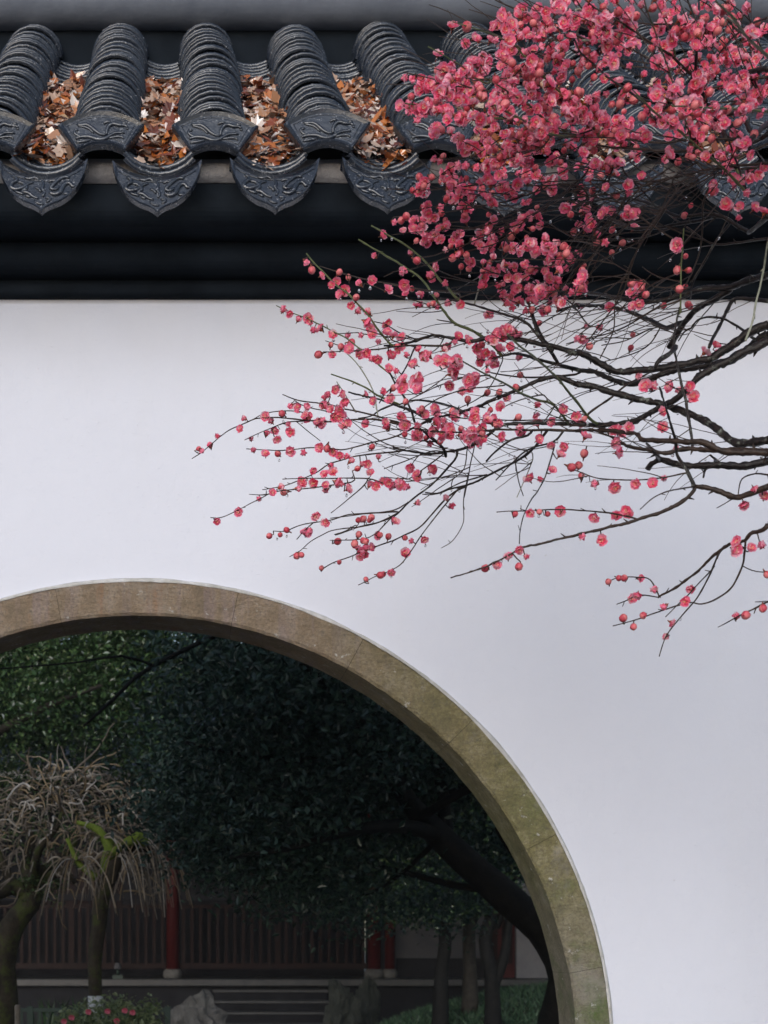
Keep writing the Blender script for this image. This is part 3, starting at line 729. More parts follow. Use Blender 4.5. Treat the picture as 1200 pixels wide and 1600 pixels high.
# crop, base radius px, tip radius px, base depth ('a' = take it from the branch it leaves), depth change, bark, points base -> tip
TR = """
M2 7.5 4.2 2.25 .10 b 1200,110 1100,150 1000,220 940,260 830,320 650,360 480,385 250,400 170,360 60,300 0,285
M1 4.5 1.6 a .12 b 1200,288 1050,245 900,215 740,190 640,195 560,213 480,205 350,178 280,182 200,212 100,235 0,240
M2 7 3.2 2.35 .15 b 1200,170 1130,215 1040,290 900,350 640,390 540,420 400,470 320,482 230,450 120,410 0,390
M1 3.2 1.4 a .10 b 1200,388 1060,352 940,320 820,290 720,310 640,330
M2 7.5 3 2.15 .15 b 1200,210 1000,310 880,370 820,410 750,455 620,580 500,640 400,700 350,720 200,735 60,735
M1 3.4 1.6 a .15 b 1200,730 900,725 740,740 620,820 500,885 380,905 270,915 60,880
M2 6.5 4.0 2.1 .12 b 1200,830 1100,850 1020,852 975,832 900,770 780,700 620,630 480,590 330,560 200,525 100,495 0,480
M1 4.0 1.6 a .12 b 1200,480 1100,442 1040,440 940,470 830,520 680,580 560,630 440,665 300,700 150,770
M2 6 2.2 2.0 .15 t 1200,910 1060,908 920,900 800,848 640,835 430,835 370,790 200,770 0,772
M1 2.2 1.2 a .1 t 1200,772 800,765 660,770 560,775 450,782 270,775
M2 5.5 1.6 2.05 .1 t 1200,905 720,890 560,910 440,890 330,870 200,800 80,760
M2 6.5 4.2 2.12 .05 b 1200,960 1060,990 880,988 700,992 600,975 520,950 470,978 448,1012
M2 4 2 a .02 b 520,945 490,900 440,850
M2 2.6 1.6 a -.02 b 810,1000 800,1030 795,1062
M2 2.6 1.6 a -.02 b 900,975 870,950 840,922
B 5 3.2 2.0 .0 t 1200,850 1130,880 1085,895 1040,880 980,860 915,850
B 3.2 1.1 a .12 t 915,850 900,880 830,930 690,980 600,1005 450,1040 330,1070 240,1090 130,1150 50,1180 -40,1208
M2 3.0 1.4 a -.08 b 740,1112 680,1000 630,920 620,830 590,720 540,560 525,500
B 1.5 .8 a .05 t 870,800 760,820 640,825 540,820 470,795 440,785
B 1.5 .8 a .05 t 690,978 590,955 500,945 400,940 250,945 140,950
B 1.5 .8 a -.05 t 915,850 830,865 760,890 700,940
B 3.5 1.6 1.95 .05 t 1200,1000 1180,1020 1130,1035 1110,1060 1050,1075 1000,1110 900,1200 830,1250 770,1285
B 1.7 .8 a .08 t 1050,1072 1010,1110 970,1200 920,1290 850,1370 800,1440 775,1515
B 1.8 .9 a .06 t 1112,1060 1108,1110 1100,1160 1060,1240 1000,1290 940,1310 890,1305 800,1330 700,1365 595,1395
B 1.8 .8 1.95 .08 t 1200,1300 1120,1340 1060,1370 1005,1400
B 1.2 .8 a .03 t 775,1280 740,1215 690,1205 620,1205 580,1220
B 1.2 .8 a .03 t 772,1283 700,1275 640,1300 610,1310
B 1.2 .8 a .02 t 985,1170 900,1260 850,1310 800,1360
B 1.5 .9 2.0 .02 t 1200,805 1150,800 1100,820 1085,870 1085,893
B 1.2 .8 a .02 t 1190,850 1100,880 1000,935
M2 2.6 1.6 a -.1 b 725,890 725,830 700,680 680,560 640,400 615,240 620,130 650,0
T4 1.6 1.1 a -.02 g 650,950 655,800 658,640 665,540 672,430
M2 2.0 1.2 a -.06 t 80,665 200,580 300,500 420,430 520,380 600,340
T4 6 4 2.3 .05 b 1200,720 1120,740 1050,760 950,800 820,803 700,830 560,880
T4 4 2.6 a .1 b 560,880 400,890 300,870 180,850 60,830 -60,850
T4 5 4.5 2.3 .1 b 960,812 860,870 760,930 690,1000 640,1070 580,1170
M2 4.5 3 a .02 b 620,250 590,285 520,335 490,385
T4 4 2 a .12 b 640,1020 560,1048 480,1010 360,960 200,920 0,910 -120,950
T4 3.4 2.4 2.28 .0 b 1200,880 1080,870 990,870 950,930 900,1030 850,1130 830,1170
T4 2.4 1.2 a -.1 b 1140,1140 1050,1070 940,1000 840,980 760,1000 720,1050 680,1070 640,1130
T4 1.4 1.8 1.9 -.02 p 1215,470 1195,530 1170,700 1130,870 1100,1020 1060,1130
T4 5 3 2.15 .05 b 1210,345 1160,380 1080,452
T4 3.2 2.0 a .1 b 1080,450 920,362 820,338 640,352 500,290 330,240 180,245 0,285
T4 3.0 2.0 a .12 b 880,352 640,402 400,430 240,410 100,440
T4 2.6 1.2 2.1 .1 t 1200,20 880,50 700,92 480,140 280,200 0,232
T4 2.0 1.2 2.2 .1 t 1200,490 1000,515 850,522 690,420
T4 2.0 1.4 a .08 b 960,400 880,500 800,640 730,770 715,870
T4 1.6 1.0 a .0 t 860,110 800,250 790,400 780,540 740,670 680,790
T4 1.6 1.0 a .05 b 250,20 330,110 420,200 490,290
T4 1.6 1.0 a .1 t 700,-20 600,40 450,140 330,250 150,480 0,640
T4 1.5 1.0 a .12 t 760,10 640,90 470,175 280,300 80,440 0,545
T4 1.5 1.0 a .1 t 590,180 520,330 420,470 340,680 280,850 100,1100 0,1240
T4 1.4 .9 a .1 t 620,200 500,380 400,540 340,650 250,880 235,1060 150,1240
T4 1.4 .9 a .1 t 560,300 440,470 300,500 270,540 120,680 40,770
T4 1.3 .8 a .1 t 460,790 380,860 260,940 60,1060 0,1120
T4 1.6 .9 a .1 t 640,880 480,940 330,1030 200,1085 80,1110 -60,1150
T4 1.3 .8 a .1 t 520,1040 430,1070 300,1130 160,1160
T4 1.2 .8 a .05 t 520,1060 460,1150 360,1210 180,1260
T4 1.1 .7 a .1 t 600,800 480,790 420,750 260,660 100,560
T4 1.2 .8 a .0 t 340,120 280,300 180,420 40,560 -40,700
T4 1.2 .8 a .06 t 240,0 170,150 60,330 0,420
T4 1.2 .8 a .05 t 880,60 700,170 560,300 400,330 300,420 100,570
T4 1.2 .8 a .05 t 1000,50 840,120 700,260 600,300 460,340
T2 5 3.2 2.0 .0 b 1210,430 1110,440 1010,462
T2 4 2.6 2.05 .0 b 1200,835 1150,870 1090,892 1000,870
T2 2.4 1.2 a .1 t 1000,870 720,872 560,892 400,880 200,860 0,858
T2 5 3 2.05 -.05 b 1200,770 1120,840 1060,900 1000,960
T2 3.5 2.4 a -.1 b 910,805 870,740 840,680 800,600 745,485
T2 2.6 1.6 a -.05 b 745,485 752,350 760,250 765,100 770,-40
T2 1.8 1.2 a -.03 b 760,150 740,100 700,0 690,-40
T2 2.6 1.2 a -.08 t 745,488 690,440 600,350 500,290 370,200 230,110 100,40
T2 3 1.6 1.85 -.05 g 1220,370 1060,225 980,110 880,10 850,-30
T2 1.6 1.2 1.9 -.04 p 1085,240 1040,190 960,120 900,90
T2 1.4 1.0 a -.05 g 650,640 620,560 560,380 480,160 440,50 420,-30
T2 1.6 1.0 a -.06 g 620,350 600,240 570,160 490,0 480,-30
T2 2.2 1.2 1.95 .0 g 1200,700 1100,690 820,672 600,662
T2 3.6 2.0 2.1 .05 b 1090,820 1060,760 1010,705 900,720 700,690 600,670 420,630
T2 2.4 1.4 1.9 -.06 g 1060,1190 930,1060 860,1000 760,920 640,812 560,760 480,690 380,590
T2 2.2 1.2 1.85 -.05 b 1065,1200 1040,1120 1010,1030 960,890 930,840
T2 2.4 1.0 2.2 .1 t 1200,560 1060,620 900,640 740,650
T2 2.0 1.0 2.15 .1 t 1200,110 1060,170 900,330 820,520 760,600
T2 2.0 .9 2.2 .1 t 1200,480 1000,520 800,560 640,610
T2 2.6 1.2 a .12 t 700,945 560,945 430,935 200,920 80,890 0,860
T2 2.0 1.0 2.3 .15 t 1200,900 1000,990 760,1090 560,1170 300,1210
T2 2.0 1.0 2.3 .1 t 1200,1040 900,1080 700,1180 500,1240
T2 1.6 .9 2.25 .1 t 1200,330 1000,340 800,440 600,440 400,420 180,410
T2 1.6 .9 2.3 .1 t 1200,190 1000,230 700,330 480,520
T2 1.6 .9 2.3 .1 t 700,150 500,150 250,140 0,155
T2 2.4 1.8 2.35 .05 p 240,270 140,262 40,255
T2 2.0 1.2 a .05 b 230,265 120,320 0,420
T2 2.2 1.2 2.2 .1 p 0,60 40,70 40,120 10,200 20,260 80,370
T2 2.0 1.2 a .05 b 500,750 440,660 330,570 220,500 120,410 30,330 -10,240
T1 2.4 1.2 a .08 g 1200,640 1150,610 1050,530 960,430 870,340 760,225
T1 1.6 .8 a .1 g 850,300 720,235 600,190 430,135
T1 1.8 1.0 2.15 .08 t 1300,260 1200,220 980,130 760,30 700,0 660,-30
T1 1.6 1.0 2.2 .1 b 1200,330 1120,270 1040,220 960,170
T1 2.0 1.0 a .06 g 1020,760 920,670 820,600 740,550 640,490
T1 1.5 .8 a .08 g 640,520 560,480 480,410 380,350 275,290
T1 1.6 .8 a .12 t 1080,450 950,465 760,490 600,500 400,510 250,480 130,450
T1 1.6 .8 a .12 t 900,650 820,610 700,575 600,560 450,540 200,530 20,525
T1 1.9 .9 a .1 g 1000,760 900,742 760,740 600,735 480,715 300,675 100,640
T1 2.0 1.2 a .05 g 1250,852 1200,850 1100,850 1020,830 950,790 850,740 750,690 640,630
T1 1.3 .7 a .1 t 1200,840 900,830 750,860 680,900 560,980 420,1050 300,1130 180,1195
T1 1.3 .7 a .1 t 960,930 780,960 560,982 450,1000 290,1005
T1 1.3 .7 a .1 t 1250,830 1100,870 960,930 780,990 600,1030 500,1040
T1 1.3 .7 a .1 t 1300,1040 1200,1060 1000,1085 850,1090 700,1070
T1 1.3 .7 a .1 t 1200,1160 900,1160 700,1155 500,1140 380,1110
T1 1.4 .9 2.2 .1 t 1200,430 1080,370 960,410 860,430 720,420 600,400
T1 1.3 .8 a .1 t 1100,500 1000,480 860,440 700,400 600,340
T1 1.3 .8 a .1 t 1000,300 900,380 820,470 760,530
T3 1.3 .7 a .12 t 1000,180 800,250 560,300 400,325 330,330 200,350 60,355
T3 1.3 .7 a .12 t 760,200 560,230 430,255 330,300
T3 1.6 .8 a .12 t 1300,270 1200,290 900,340 780,370 640,400 500,440
T3 1.2 .7 a .1 t 900,350 740,390 560,430 440,460 320,480 210,500
T3 1.4 .7 a .12 t 1100,240 940,340 850,400 720,440 600,490 480,540 380,570 300,600 180,620
T3 1.3 .7 a .1 t 850,420 700,520 560,560 440,590 300,640 160,685 80,695 0,730
T3 1.6 .7 a .12 t 1250,555 1200,580 1050,650 900,700 760,760 600,775 420,800
T3 2.6 1.2 2.3 .1 b 1050,1200 990,1130 930,1060 860,1000 700,950 600,920 480,885 350,865
T3 2.0 1.2 a .02 g 480,882 440,850 400,800 340,740 280,660 220,600 120,520 0,455 -80,410
T3 2.8 1.2 a .04 g 690,1170 620,1110 540,1060 440,1020 370,940 310,850 240,750 130,670 0,590 -160,500
T3 2.4 1.4 a -.05 b 960,1100 930,980 900,880 850,760 800,700 720,640
T3 1.3 .8 a -.02 b 790,700 740,600 770,470 850,430
T3 1.3 .8 a .1 t 470,835 280,820 150,800 0,770
T3 1.3 .8 a .1 t 560,1075 440,1020 330,995
T3 1.3 .8 a .05 b 1250,1000 1150,880 1000,820 880,700 700,640
T3 1.5 .8 a .05 t 1200,900 1000,1010 880,1100
T3 1.4 1.0 a .05 p 590,810 600,750 650,690 760,680
T3 1.2 .7 a .1 t 1300,760 1150,820 1000,920 860,1010 760,1120
T3 1.2 .7 a .1 t 1300,600 1180,700 1060,880 900,960
T3 1.2 .7 a .1 t 1250,260 1100,340 900,470 720,640
T3 1.2 .7 a .1 t 1250,100 1080,230 940,330 800,430 660,540
T3 1.2 .7 a .1 t 1200,30 1000,150 860,270 700,300
M1 2.8 2.0 a -.1 b 1085,345 1050,290 990,190 940,80 920,0
M1 2.6 1.4 a -.08 b 385,930 370,880 280,800 200,730 170,640 130,570 70,480 40,420
M1 2.2 1.1 a -.05 g 1060,612 960,580 860,540 760,480 600,400 460,320
M1 2.4 1.4 a -.06 g 1340,735 1280,690 1200,585 1130,500 1060,420 960,330 860,250 770,170
M1 1.8 1.0 a .1 t 1200,420 940,440 800,430 640,405
M1 1.3 .9 a -.02 t 1200,710 1000,705 680,705 430,690
M1 2.4 1.2 a .1 b 940,880 860,940 750,1000 640,1060 520,1110 420,1135 330,1165 260,1160
M1 1.8 1.0 a .08 b 1060,840 900,890 800,975 700,1080
M1 2.0 1.6 a .0 b 900,800 800,830 700,900 640,962
M1 1.3 .8 a .08 t 650,425 500,440 320,500 160,580
M1 2.0 1.2 a .08 b 490,650 420,620 300,590 200,580 90,610
M1 1.2 .8 a .05 t 380,905 300,900 160,950 0,1010
M1 1.2 .8 a .05 t 380,910 180,1060 120,1070 0,1062
M1 1.3 .8 a -.05 b 1065,860 1010,1050 960,1150 920,1200 870,1310 850,1400 845,1480
M1 1.0 .7 a .05 t 520,890 500,1010 430,1080 425,1130
M1 1.0 .7 a .05 t 560,890 540,980 520,1100 500,1190
M1 1.0 .7 a .05 p 920,900 930,950 880,1080 830,1190
M1 1.0 .7 a .05 t 820,960 840,1080 870,1180
M1 1.2 .8 a .08 t 1000,550 880,570 800,600 720,640
M1 1.2 .8 a .08 t 740,490 600,500 480,520 340,570 200,660
M1 1.1 .7 a .05 t 440,380 340,470 200,560
M1 1.1 .7 a .08 t 740,340 680,470 620,560
M1 1.6 .9 a .08 b 1070,610 1040,660 1000,720
A 2.0 1.0 a .08 b 1075,845 1000,930 900,1010 830,1070 700,1110 610,1140
A 1.6 .8 a .05 t 1120,950 1040,1000 950,1100 860,1150 780,1180 680,1220 600,1250 555,1278
A 1.3 .7 a .05 t 1090,960 1040,1020 960,1120 900,1210 850,1265 750,1310 700,1335
A 1.0 .6 a .03 t 1130,900 1110,1000 1110,1090 1070,1160 1025,1190
A 1.4 .8 a .03 b 1200,905 1100,935 1000,980 950,980
A 1.2 .7 a .05 t 900,1010 830,1045 700,1060 590,1075
L1 1.6 .8 a .08 t 1290,320 1200,295 1080,260 950,235 860,210 740,195 650,180 565,145
L1 1.7 .6 a .1 t 1290,330 1190,310 1060,300 870,315 700,305 540,290 430,295 370,310 250,360 180,405 130,450 50,515 0,548
L1 1.0 .7 a .03 t 870,260 760,235 690,212 640,185
L1 1.0 .7 a .05 t 740,300 700,262 640,250 540,250 440,270 370,305
L1 1.1 .6 a .05 t 700,310 600,320 480,360 330,430
L1 .9 .6 a .03 t 650,312 720,370 800,435
L1 1.4 .7 a .08 t 1260,410 1200,430 1100,450 950,490 840,480 720,480 560,495 440,490 340,485
L1 1.5 .7 a .08 t 1300,500 1200,510 1050,525 950,550 860,580 780,630 650,690 560,720 440,740
L1 1.4 .7 a .05 t 1290,700 1200,700 1100,670 860,670 640,672 565,675
L1 1.2 .6 a .05 t 1000,690 830,720 620,740 500,760 400,810 300,860 180,915 115,915
L1 1.0 .7 a .03 t 500,765 440,775 360,770
L1 1.4 .7 a .05 t 1280,880 1200,885 1000,895 860,930 690,960 580,1000 510,1000
L1 1.0 .7 a .03 t 760,945 700,1000 655,1050
L1 1.3 .6 a .05 t 1280,890 1200,930 1100,965 900,990 820,1020 740,1065 680,1120 610,1160
L1 1.1 .6 a .05 t 1260,900 1200,960 1140,1020 1060,1050 860,1055
L1 1.1 .7 a .03 t 1080,710 980,800 870,885
L1 1.0 .6 a .03 t 1020,965 960,1000 890,1020
L2 1.8 1.1 a .05 g 790,640 760,630 690,550 620,450 520,340 420,260 340,180 280,120 235,65
L2 1.2 .8 a .02 t 930,605 820,560 730,510 660,490
L2 1.3 .7 a .08 t 1290,310 1150,300 1000,295 850,270 680,240 560,215 420,175 315,145
L2 1.4 .7 a .05 g 560,655 480,590 400,550 300,500 200,455 130,430 45,390
L2 1.8 .7 a .08 t 1100,640 880,640 640,665 480,675 340,680
L2 1.0 .6 a .03 t 500,660 440,640 355,610
L2 1.0 .7 a .03 t 610,570 550,560 430,565
L2 1.1 .9 a -.02 p 655,940 600,820 540,740 490,690
L2 1.8 1.1 a .02 g 800,1000 680,950 600,900 500,855 390,820
L2 3.0 1.2 a .05 b 1010,1110 920,1060 800,1010 640,965 500,930
L2 1.5 1.0 a -.04 b 905,665 870,750 830,820 760,910 720,950 690,1000
L2 1.6 1.0 a .05 b 800,1000 700,1040 640,1080 560,1095
L2 1.2 .8 a .02 p 540,1050 480,950 425,865
L2 1.3 .8 a .05 t 1090,600 1060,650 1010,690
"""
BARK = dict(b='bark', t='twig', g='green', p='pale')
HUB = Vector((1.62, -1.28, 0))       # trunk foot
plum = thing('plum_tree', HUB, 'plum tree in pink blossom reaching leafless wet branches across the white wall', 'tree')
samples = []      # (u, v, d, radius_px)
branches = []     # lists of (u, v, d, r)
def nearest(u, v, n=1):
    best = None; bd = 1e9
    for (a, b_, d, r_) in samples:
        q = (a - u) ** 2 + (b_ - v) ** 2
        if q < bd: bd = q; best = (a, b_, d, r_)
    return best, math.sqrt(bd)
edge_in = []
tr = random.Random(21)
for line in TR.strip().splitlines():
    f = line.split(); ox, oy, k = CR[f[0]]
    r0, r1 = float(f[1]), float(f[2]); dd = float(f[4]); bk = f[5]
    if bk == 'g' and f[0] in ('T1', 'T2', 'M1'): dd -= .22
    P = [tuple(map(float, t.split(','))) for t in f[6:]]; P = [(ox + a / k, oy + b_ / k) for a, b_ in P]
    if f[3] == 'a':
        nb, dist = nearest(*P[0])
        if dist > 3:
            vx, vy = P[1][0] - P[0][0], P[1][1] - P[0][1]; vl = math.hypot(vx, vy) or 1; bs = 1e9
            for c_ in samples:
                ax, ay = P[0][0] - c_[0], P[0][1] - c_[1]; al = math.hypot(ax, ay)
                if al > 90: continue
                sc_ = al * (1 + 2.2 * (1 - (ax * vx + ay * vy) / (al * vl + 1e-6))) + 4
                if sc_ < bs: bs = sc_; nb = c_; dist = al
        d0 = nb[2]
        if dist > 1.0 and dist < 90: P = [(nb[0], nb[1])] + P
        d1 = min(2.85, max(1.75, d0 + dd + tr.uniform(-.06, .12)))
    else:
        d0 = float(f[3]); d1 = d0 + dd + tr.uniform(-.05, .08)
        if P[0][0] < 1190:
            nb, dist = nearest(*P[0])
            if nb and dist < 130: P = [(nb[0], nb[1])] + P; d0 = nb[2]; d1 = d0 + dd
    n = len(P); ln = [0]
    for a, b_ in zip(P, P[1:]): ln.append(ln[-1] + math.dist(a, b_))
    wob = tr.uniform(-.05, .05)
    Q = [(p[0], p[1], d0 + (d1 - d0) * l / ln[-1] + wob * math.sin(3.1 * l / ln[-1]), r0 + (r1 - r0) * (l / ln[-1]) ** .8) for p, l in zip(P, ln)]
    C = catmull(Q, 4.5)
    amp = min(1.3, 0.35 + r0 * .12)
    sd = tr.uniform(0, 99)
    C2 = []
    for i, c in enumerate(C):
        l = i * 4.5 / 26.0
        e = min(1, i / 3)
        C2.append((c[0] + e * amp * mnoise.noise(Vector((l, sd, 0))) * 1.6, c[1] + e * amp * mnoise.noise(Vector((l, sd, 9))) * 1.9, c[2], max(.5, c[3] * (1 + .20 * mnoise.noise(Vector((l * 2.2, sd, 4))) + .22 * max(0, mnoise.noise(Vector((l * 5.5, sd, 14))))))))
    branches.append((C2, bk, r0))
    samples.extend(C2)
    if P[0][0] >= 1190: edge_in.append((C2[0], r0, bk))

twigs = MB()
def px2w(c): return pw(c[0], c[1], c[2])
for C2, bk, r0 in branches:
    mb = MB(); sides = 8 if r0 > 3 else (6 if r0 > 1.5 else 5)
    mb.tube([px2w(c) for c in C2], [c[3] * c[2] / F for c in C2], sides)
    if r0 > 2.2: mb.gnarl(0, r0 * 2.1 / F * .30, 170)
    # nodes and little spurs
    for i in range(4, len(C2) - 2, 7):
        if tr.random() < .55:
            c = C2[i]; p = px2w(c); a = tr.uniform(0, 6.28); L = tr.uniform(.003, .008) + c[3] * c[2] / F
            mb.tube([p, p + Vector((math.cos(a) * L, tr.uniform(-.3, .3) * L, math.sin(a) * L))], [c[3] * c[2] / F * .8, .0005], 4)
    mb.build('branch', M[BARK[bk]], plum)

# trunk, leaders and the limbs' way in from outside the picture
mb = MB()
tp = [HUB + Vector(v) for v in ((0, 0, -.05), (.02, .01, .3), (-.03, .02, .75), (-.10, .0, 1.2), (-.06, .03, 1.7), (-.12, .02, 2.15), (-.05, 0, 2.55), (-.1, .02, 2.95))]
tpts = catmull([tuple(p) for p in tp], .05)
mb.tube([Vector(p) for p in tpts], [0.10 * (1 - i / len(tpts)) ** .8 + .018 + .05 * max(0, 1 - i / 6) ** 2 + .006 * mnoise.noise(Vector((i * .9, 0, 0))) for i in range(len(tpts))], 14)
mb.build('trunk', M['bark'], plum)
outer = []        # samples of the limbs beyond the picture's edge, in the same pixel/depth terms
def w2px(p): d_ = p.y + DW; return (PX + p.x / d_ * F, PY - (p.z - CH) / d_ * F, d_)
def wiggly(p, q, sag, n=5, amp=.035):
    P = [p]
    for k in range(1, n):
        t = k / n; b_ = math.sin(math.pi * t)
        P.append(p.lerp(q, t) + Vector((tr.uniform(-amp, amp), tr.uniform(-amp, amp), tr.uniform(-amp, amp) - sag)) * b_)
    return catmull([tuple(x) for x in P + [q]], .03)
edge_in.sort(key=lambda e: e[0][1])
clus = [[edge_in[0]]]
for e in edge_in[1:]:
    if e[0][1] - clus[-1][-1][0][1] < 60 and len(clus[-1]) < 6 and e[0][1] - clus[-1][0][0][1] < 130: clus[-1].append(e)
    else: clus.append([e])
for grp in clus:
    ps = [px2w(e[0]) for e in grp]; rs = [e[1] * e[0][2] / F for e in grp]
    N = sum(ps, Vector()) / len(ps) + Vector((.17 + tr.uniform(0, .12), tr.uniform(-.04, .04), -.05 + tr.uniform(-.03, .03)))
    rn = min(.03, max(.009, math.sqrt(sum(r * r for r in rs))))
    zt = min(2.85, max(1.2, N.z - .30 + tr.uniform(-.1, .1)))
    q = Vector(min(tpts, key=lambda t: abs(t[2] - zt)))
    C = wiggly(q, N, .03, 5, .04); n = len(C); mb = MB()
    mb.tube([Vector(x) for x in C], [rn * (1.5 - .5 * i / (n - 1)) * (1 + .12 * mnoise.noise(Vector((i * .5, N.z * 9, 0)))) for i in range(n)], 9); mb.gnarl(0, .003, 60)
    mb.build('branch', M['bark'], plum); outer.extend([w2px(Vector(x)) for x in C[n // 3:]])
    for e, p, r in zip(grp, ps, rs):
        C = wiggly(N, p, .01, 4, .018); n = len(C); mb = MB()
        mb.tube([Vector(x) for x in C], [max(r, min(rn, r * 1.5) * (1 - i / (n - 1)) + r * i / (n - 1)) for i in range(n)], 8)
        mb.build('branch', M['bark' if e[2] != 't' else 'twig'], plum); outer.extend([w2px(Vector(x)) for x in C])
# upper leader shoots
for k in range(7):
    q = Vector(tpts[-1 - 3 * (k % 4)]); a = tr.uniform(0, 6.28)
    e = q + Vector((math.cos(a) * .45, math.sin(a) * .3, tr.uniform(.25, .6)))
    C = wiggly(q, e, .0, 5, .05); n = len(C); mb = MB(); mb.tube([Vector(x) for x in C], [.014 * (1 - .7 * i / n) for i in range(n)], 7); mb.build('branch', M['bark'], plum)
    outer.extend([w2px(Vector(x)) for x in C[n // 3:]])

# free twigs in the dense part, and a sparse far side of the crown outside the picture
def add_twig(u, v, d, ang, L, dd, r=1.0, bend=0.0):
    C = []; n = max(4, int(L / 9)); a = ang
    for i in range(n + 1):
        t = i / n
        C.append((u, v, d + dd * t, r * (1 - .5 * t)))
        a += bend / n + tr.uniform(-.09, .09); u += math.cos(a) * L / n; v += math.sin(a) * L / n
    twigs.tube([px2w(c) for c in C], [c[3] * c[2] / F for c in C], 5, cap=False)
    return C
dens_src = [s_ for s_ in samples if s_[0] > 740 and s_[1] < 470]
for i in range(210):
    u, v, d, r_ = tr.choice(dens_src)
    a0 = math.atan2(v - 360, u - 1330) + tr.uniform(-.5, .5)
    C = add_twig(u, v, d, a0, tr.uniform(60, 190), tr.uniform(-.15, .2), tr.uniform(.8, 1.3), tr.uniform(-.4, .4)); samples.extend(C)
src2 = [s_ for s_ in samples if 620 < s_[0] < 1150 and 480 < s_[1] < 760]
for i in range(165):
    u, v, d, r_ = tr.choice(src2)
    C = add_twig(u, v, d, math.pi + tr.uniform(-.7, .5), tr.uniform(40, 130), tr.uniform(-.1, .15), tr.uniform(.6, 1.0), tr.uniform(-.6, .6)); samples.extend(C)

src3 = [s_ for s_ in samples if s_[0] > 880 and 180 < s_[1] < 470]
for i in range(40):
    u, v, d, r_ = tr.choice(src3)
    C = add_twig(u, v, d, math.pi - tr.uniform(.25, 1.05), tr.uniform(70, 220), tr.uniform(-.1, .2), tr.uniform(.7, 1.2), tr.uniform(-.3, .3)); samples.extend(C)
# side twigs on the limbs outside the picture
OUT = []
for i in range(190):
    u, v, d = tr.choice(outer)
    a = tr.choice((math.pi, -1.9, 1.9, 0.2, -1.2)) + tr.uniform(-.6, .6); L = tr.uniform(50, 190)
    if u < 1330 and math.cos(a) < 0: L = min(L, max(20, (u - 1225)))
    C = add_twig(u, v, d, a, L, tr.uniform(-.2, .2), tr.uniform(.9, 1.6), tr.uniform(-.5, .5))
    OUT.extend([c for c in C if c[0] > 1225])
# --- blossom meshes
def petal_verts(r, ang, size, tilt, cup, width=1.0):
    V = []; nu, nv = 4, 4
    ca, sa = math.cos(ang), math.sin(ang)
    for j in range(nv + 1):
        t = j / nv
        w = size * .62 * width * math.sin(math.pi * min(.999, .10 + .72 * t)) * (1.0 if t < .95 else .82)
        for i in range(nu + 1):
            s_ = (i / nu - .5) * 2
            rr = size * t * (1 - .10 * s_ * s_ * t + (r.uniform(-.10, .06) if j == nv else 0))
            el = tilt + cup * t * t
            x = rr * math.cos(el); z = rr * math.sin(el) + cup * .22 * size * s_ * s_ * t + r.uniform(-.09, .09) * size * t * t
            y = s_ * w
            V.append((ca * x - sa * y, sa * x + ca * y, z + .06 * size))
    Fs = [(j*(nu+1) + i, j*(nu+1) + i + 1, (j+1)*(nu+1) + i + 1, (j+1)*(nu+1) + i) for j in range(nv) for i in range(nu)]
    return V, Fs
def blossom(seed, kind):
    r = random.Random(seed); mb = MB(); R = .0096
    if kind == 'open': layers = [(5, 1.0, .12, .45), (5, .80, .40, .55), (3, .48, .85, .4)]
    else: layers = [(5, .95, .70, .75), (5, .80, .95, .6), (3, .55, 1.1, .4)]
    for li, (n, sz, tilt, cup) in enumerate(layers):
        off = r.uniform(0, 6.28)
        for i in range(n):
            V, Fs = petal_verts(r, off + 2 * math.pi * i / n + r.uniform(-.15, .15), R * sz * r.uniform(.88, 1.1), tilt + r.uniform(-.15, .2), cup + r.uniform(-.2, .2), 1.05)
            mb.add(V, Fs, 0)
    # stamens
    for i in range(12 if kind == 'open' else 7):
        a = r.uniform(0, 6.28); e = r.uniform(.7, 1.45); L = R * r.uniform(.45, .7)
        t = Vector((math.cos(a) * math.cos(e) * L, math.sin(a) * math.cos(e) * L, math.sin(e) * L)); sd = Vector((-math.sin(a), math.cos(a), 0)) * .00022
        mb.add([-sd, sd, t + sd, t - sd], [(0, 1, 2, 3)], 1)
        h = .0007; mb.add([t + Vector(q) * h for q in ((1, 0, 0), (0, 1, 0), (-1, 0, 0), (0, -1, 0), (0, 0, 1.2), (0, 0, -1))], [(0, 1, 4), (1, 2, 4), (2, 3, 4), (3, 0, 4), (1, 0, 5), (2, 1, 5), (3, 2, 5), (0, 3, 5)], 1)
    # calyx: cup, five sepals, short stalk
    mb.tube([(0, 0, .0012), (0, 0, -.0015), (0, 0, -.0032)], [.0031, .0026, .0010], 7, 2)
    mb.tube([(0, 0, -.003), (0, 0, -.0065)], [.0008, .0008], 5, 2)
    for i in range(5):
        a = 2 * math.pi * i / 5; c, s_ = math.cos(a), math.sin(a)
        mb.add([(c*.0022 - s_*.0016, s_*.0022 + c*.0016, 0), (c*.0022 + s_*.0016, s_*.0022 - c*.0016, 0), (c*.0058, s_*.0058, .0004)], [(0, 1, 2)], 2)
    return mb.mesh('blossom', [M['petal'], M['stamen'], M['calyx']], True)
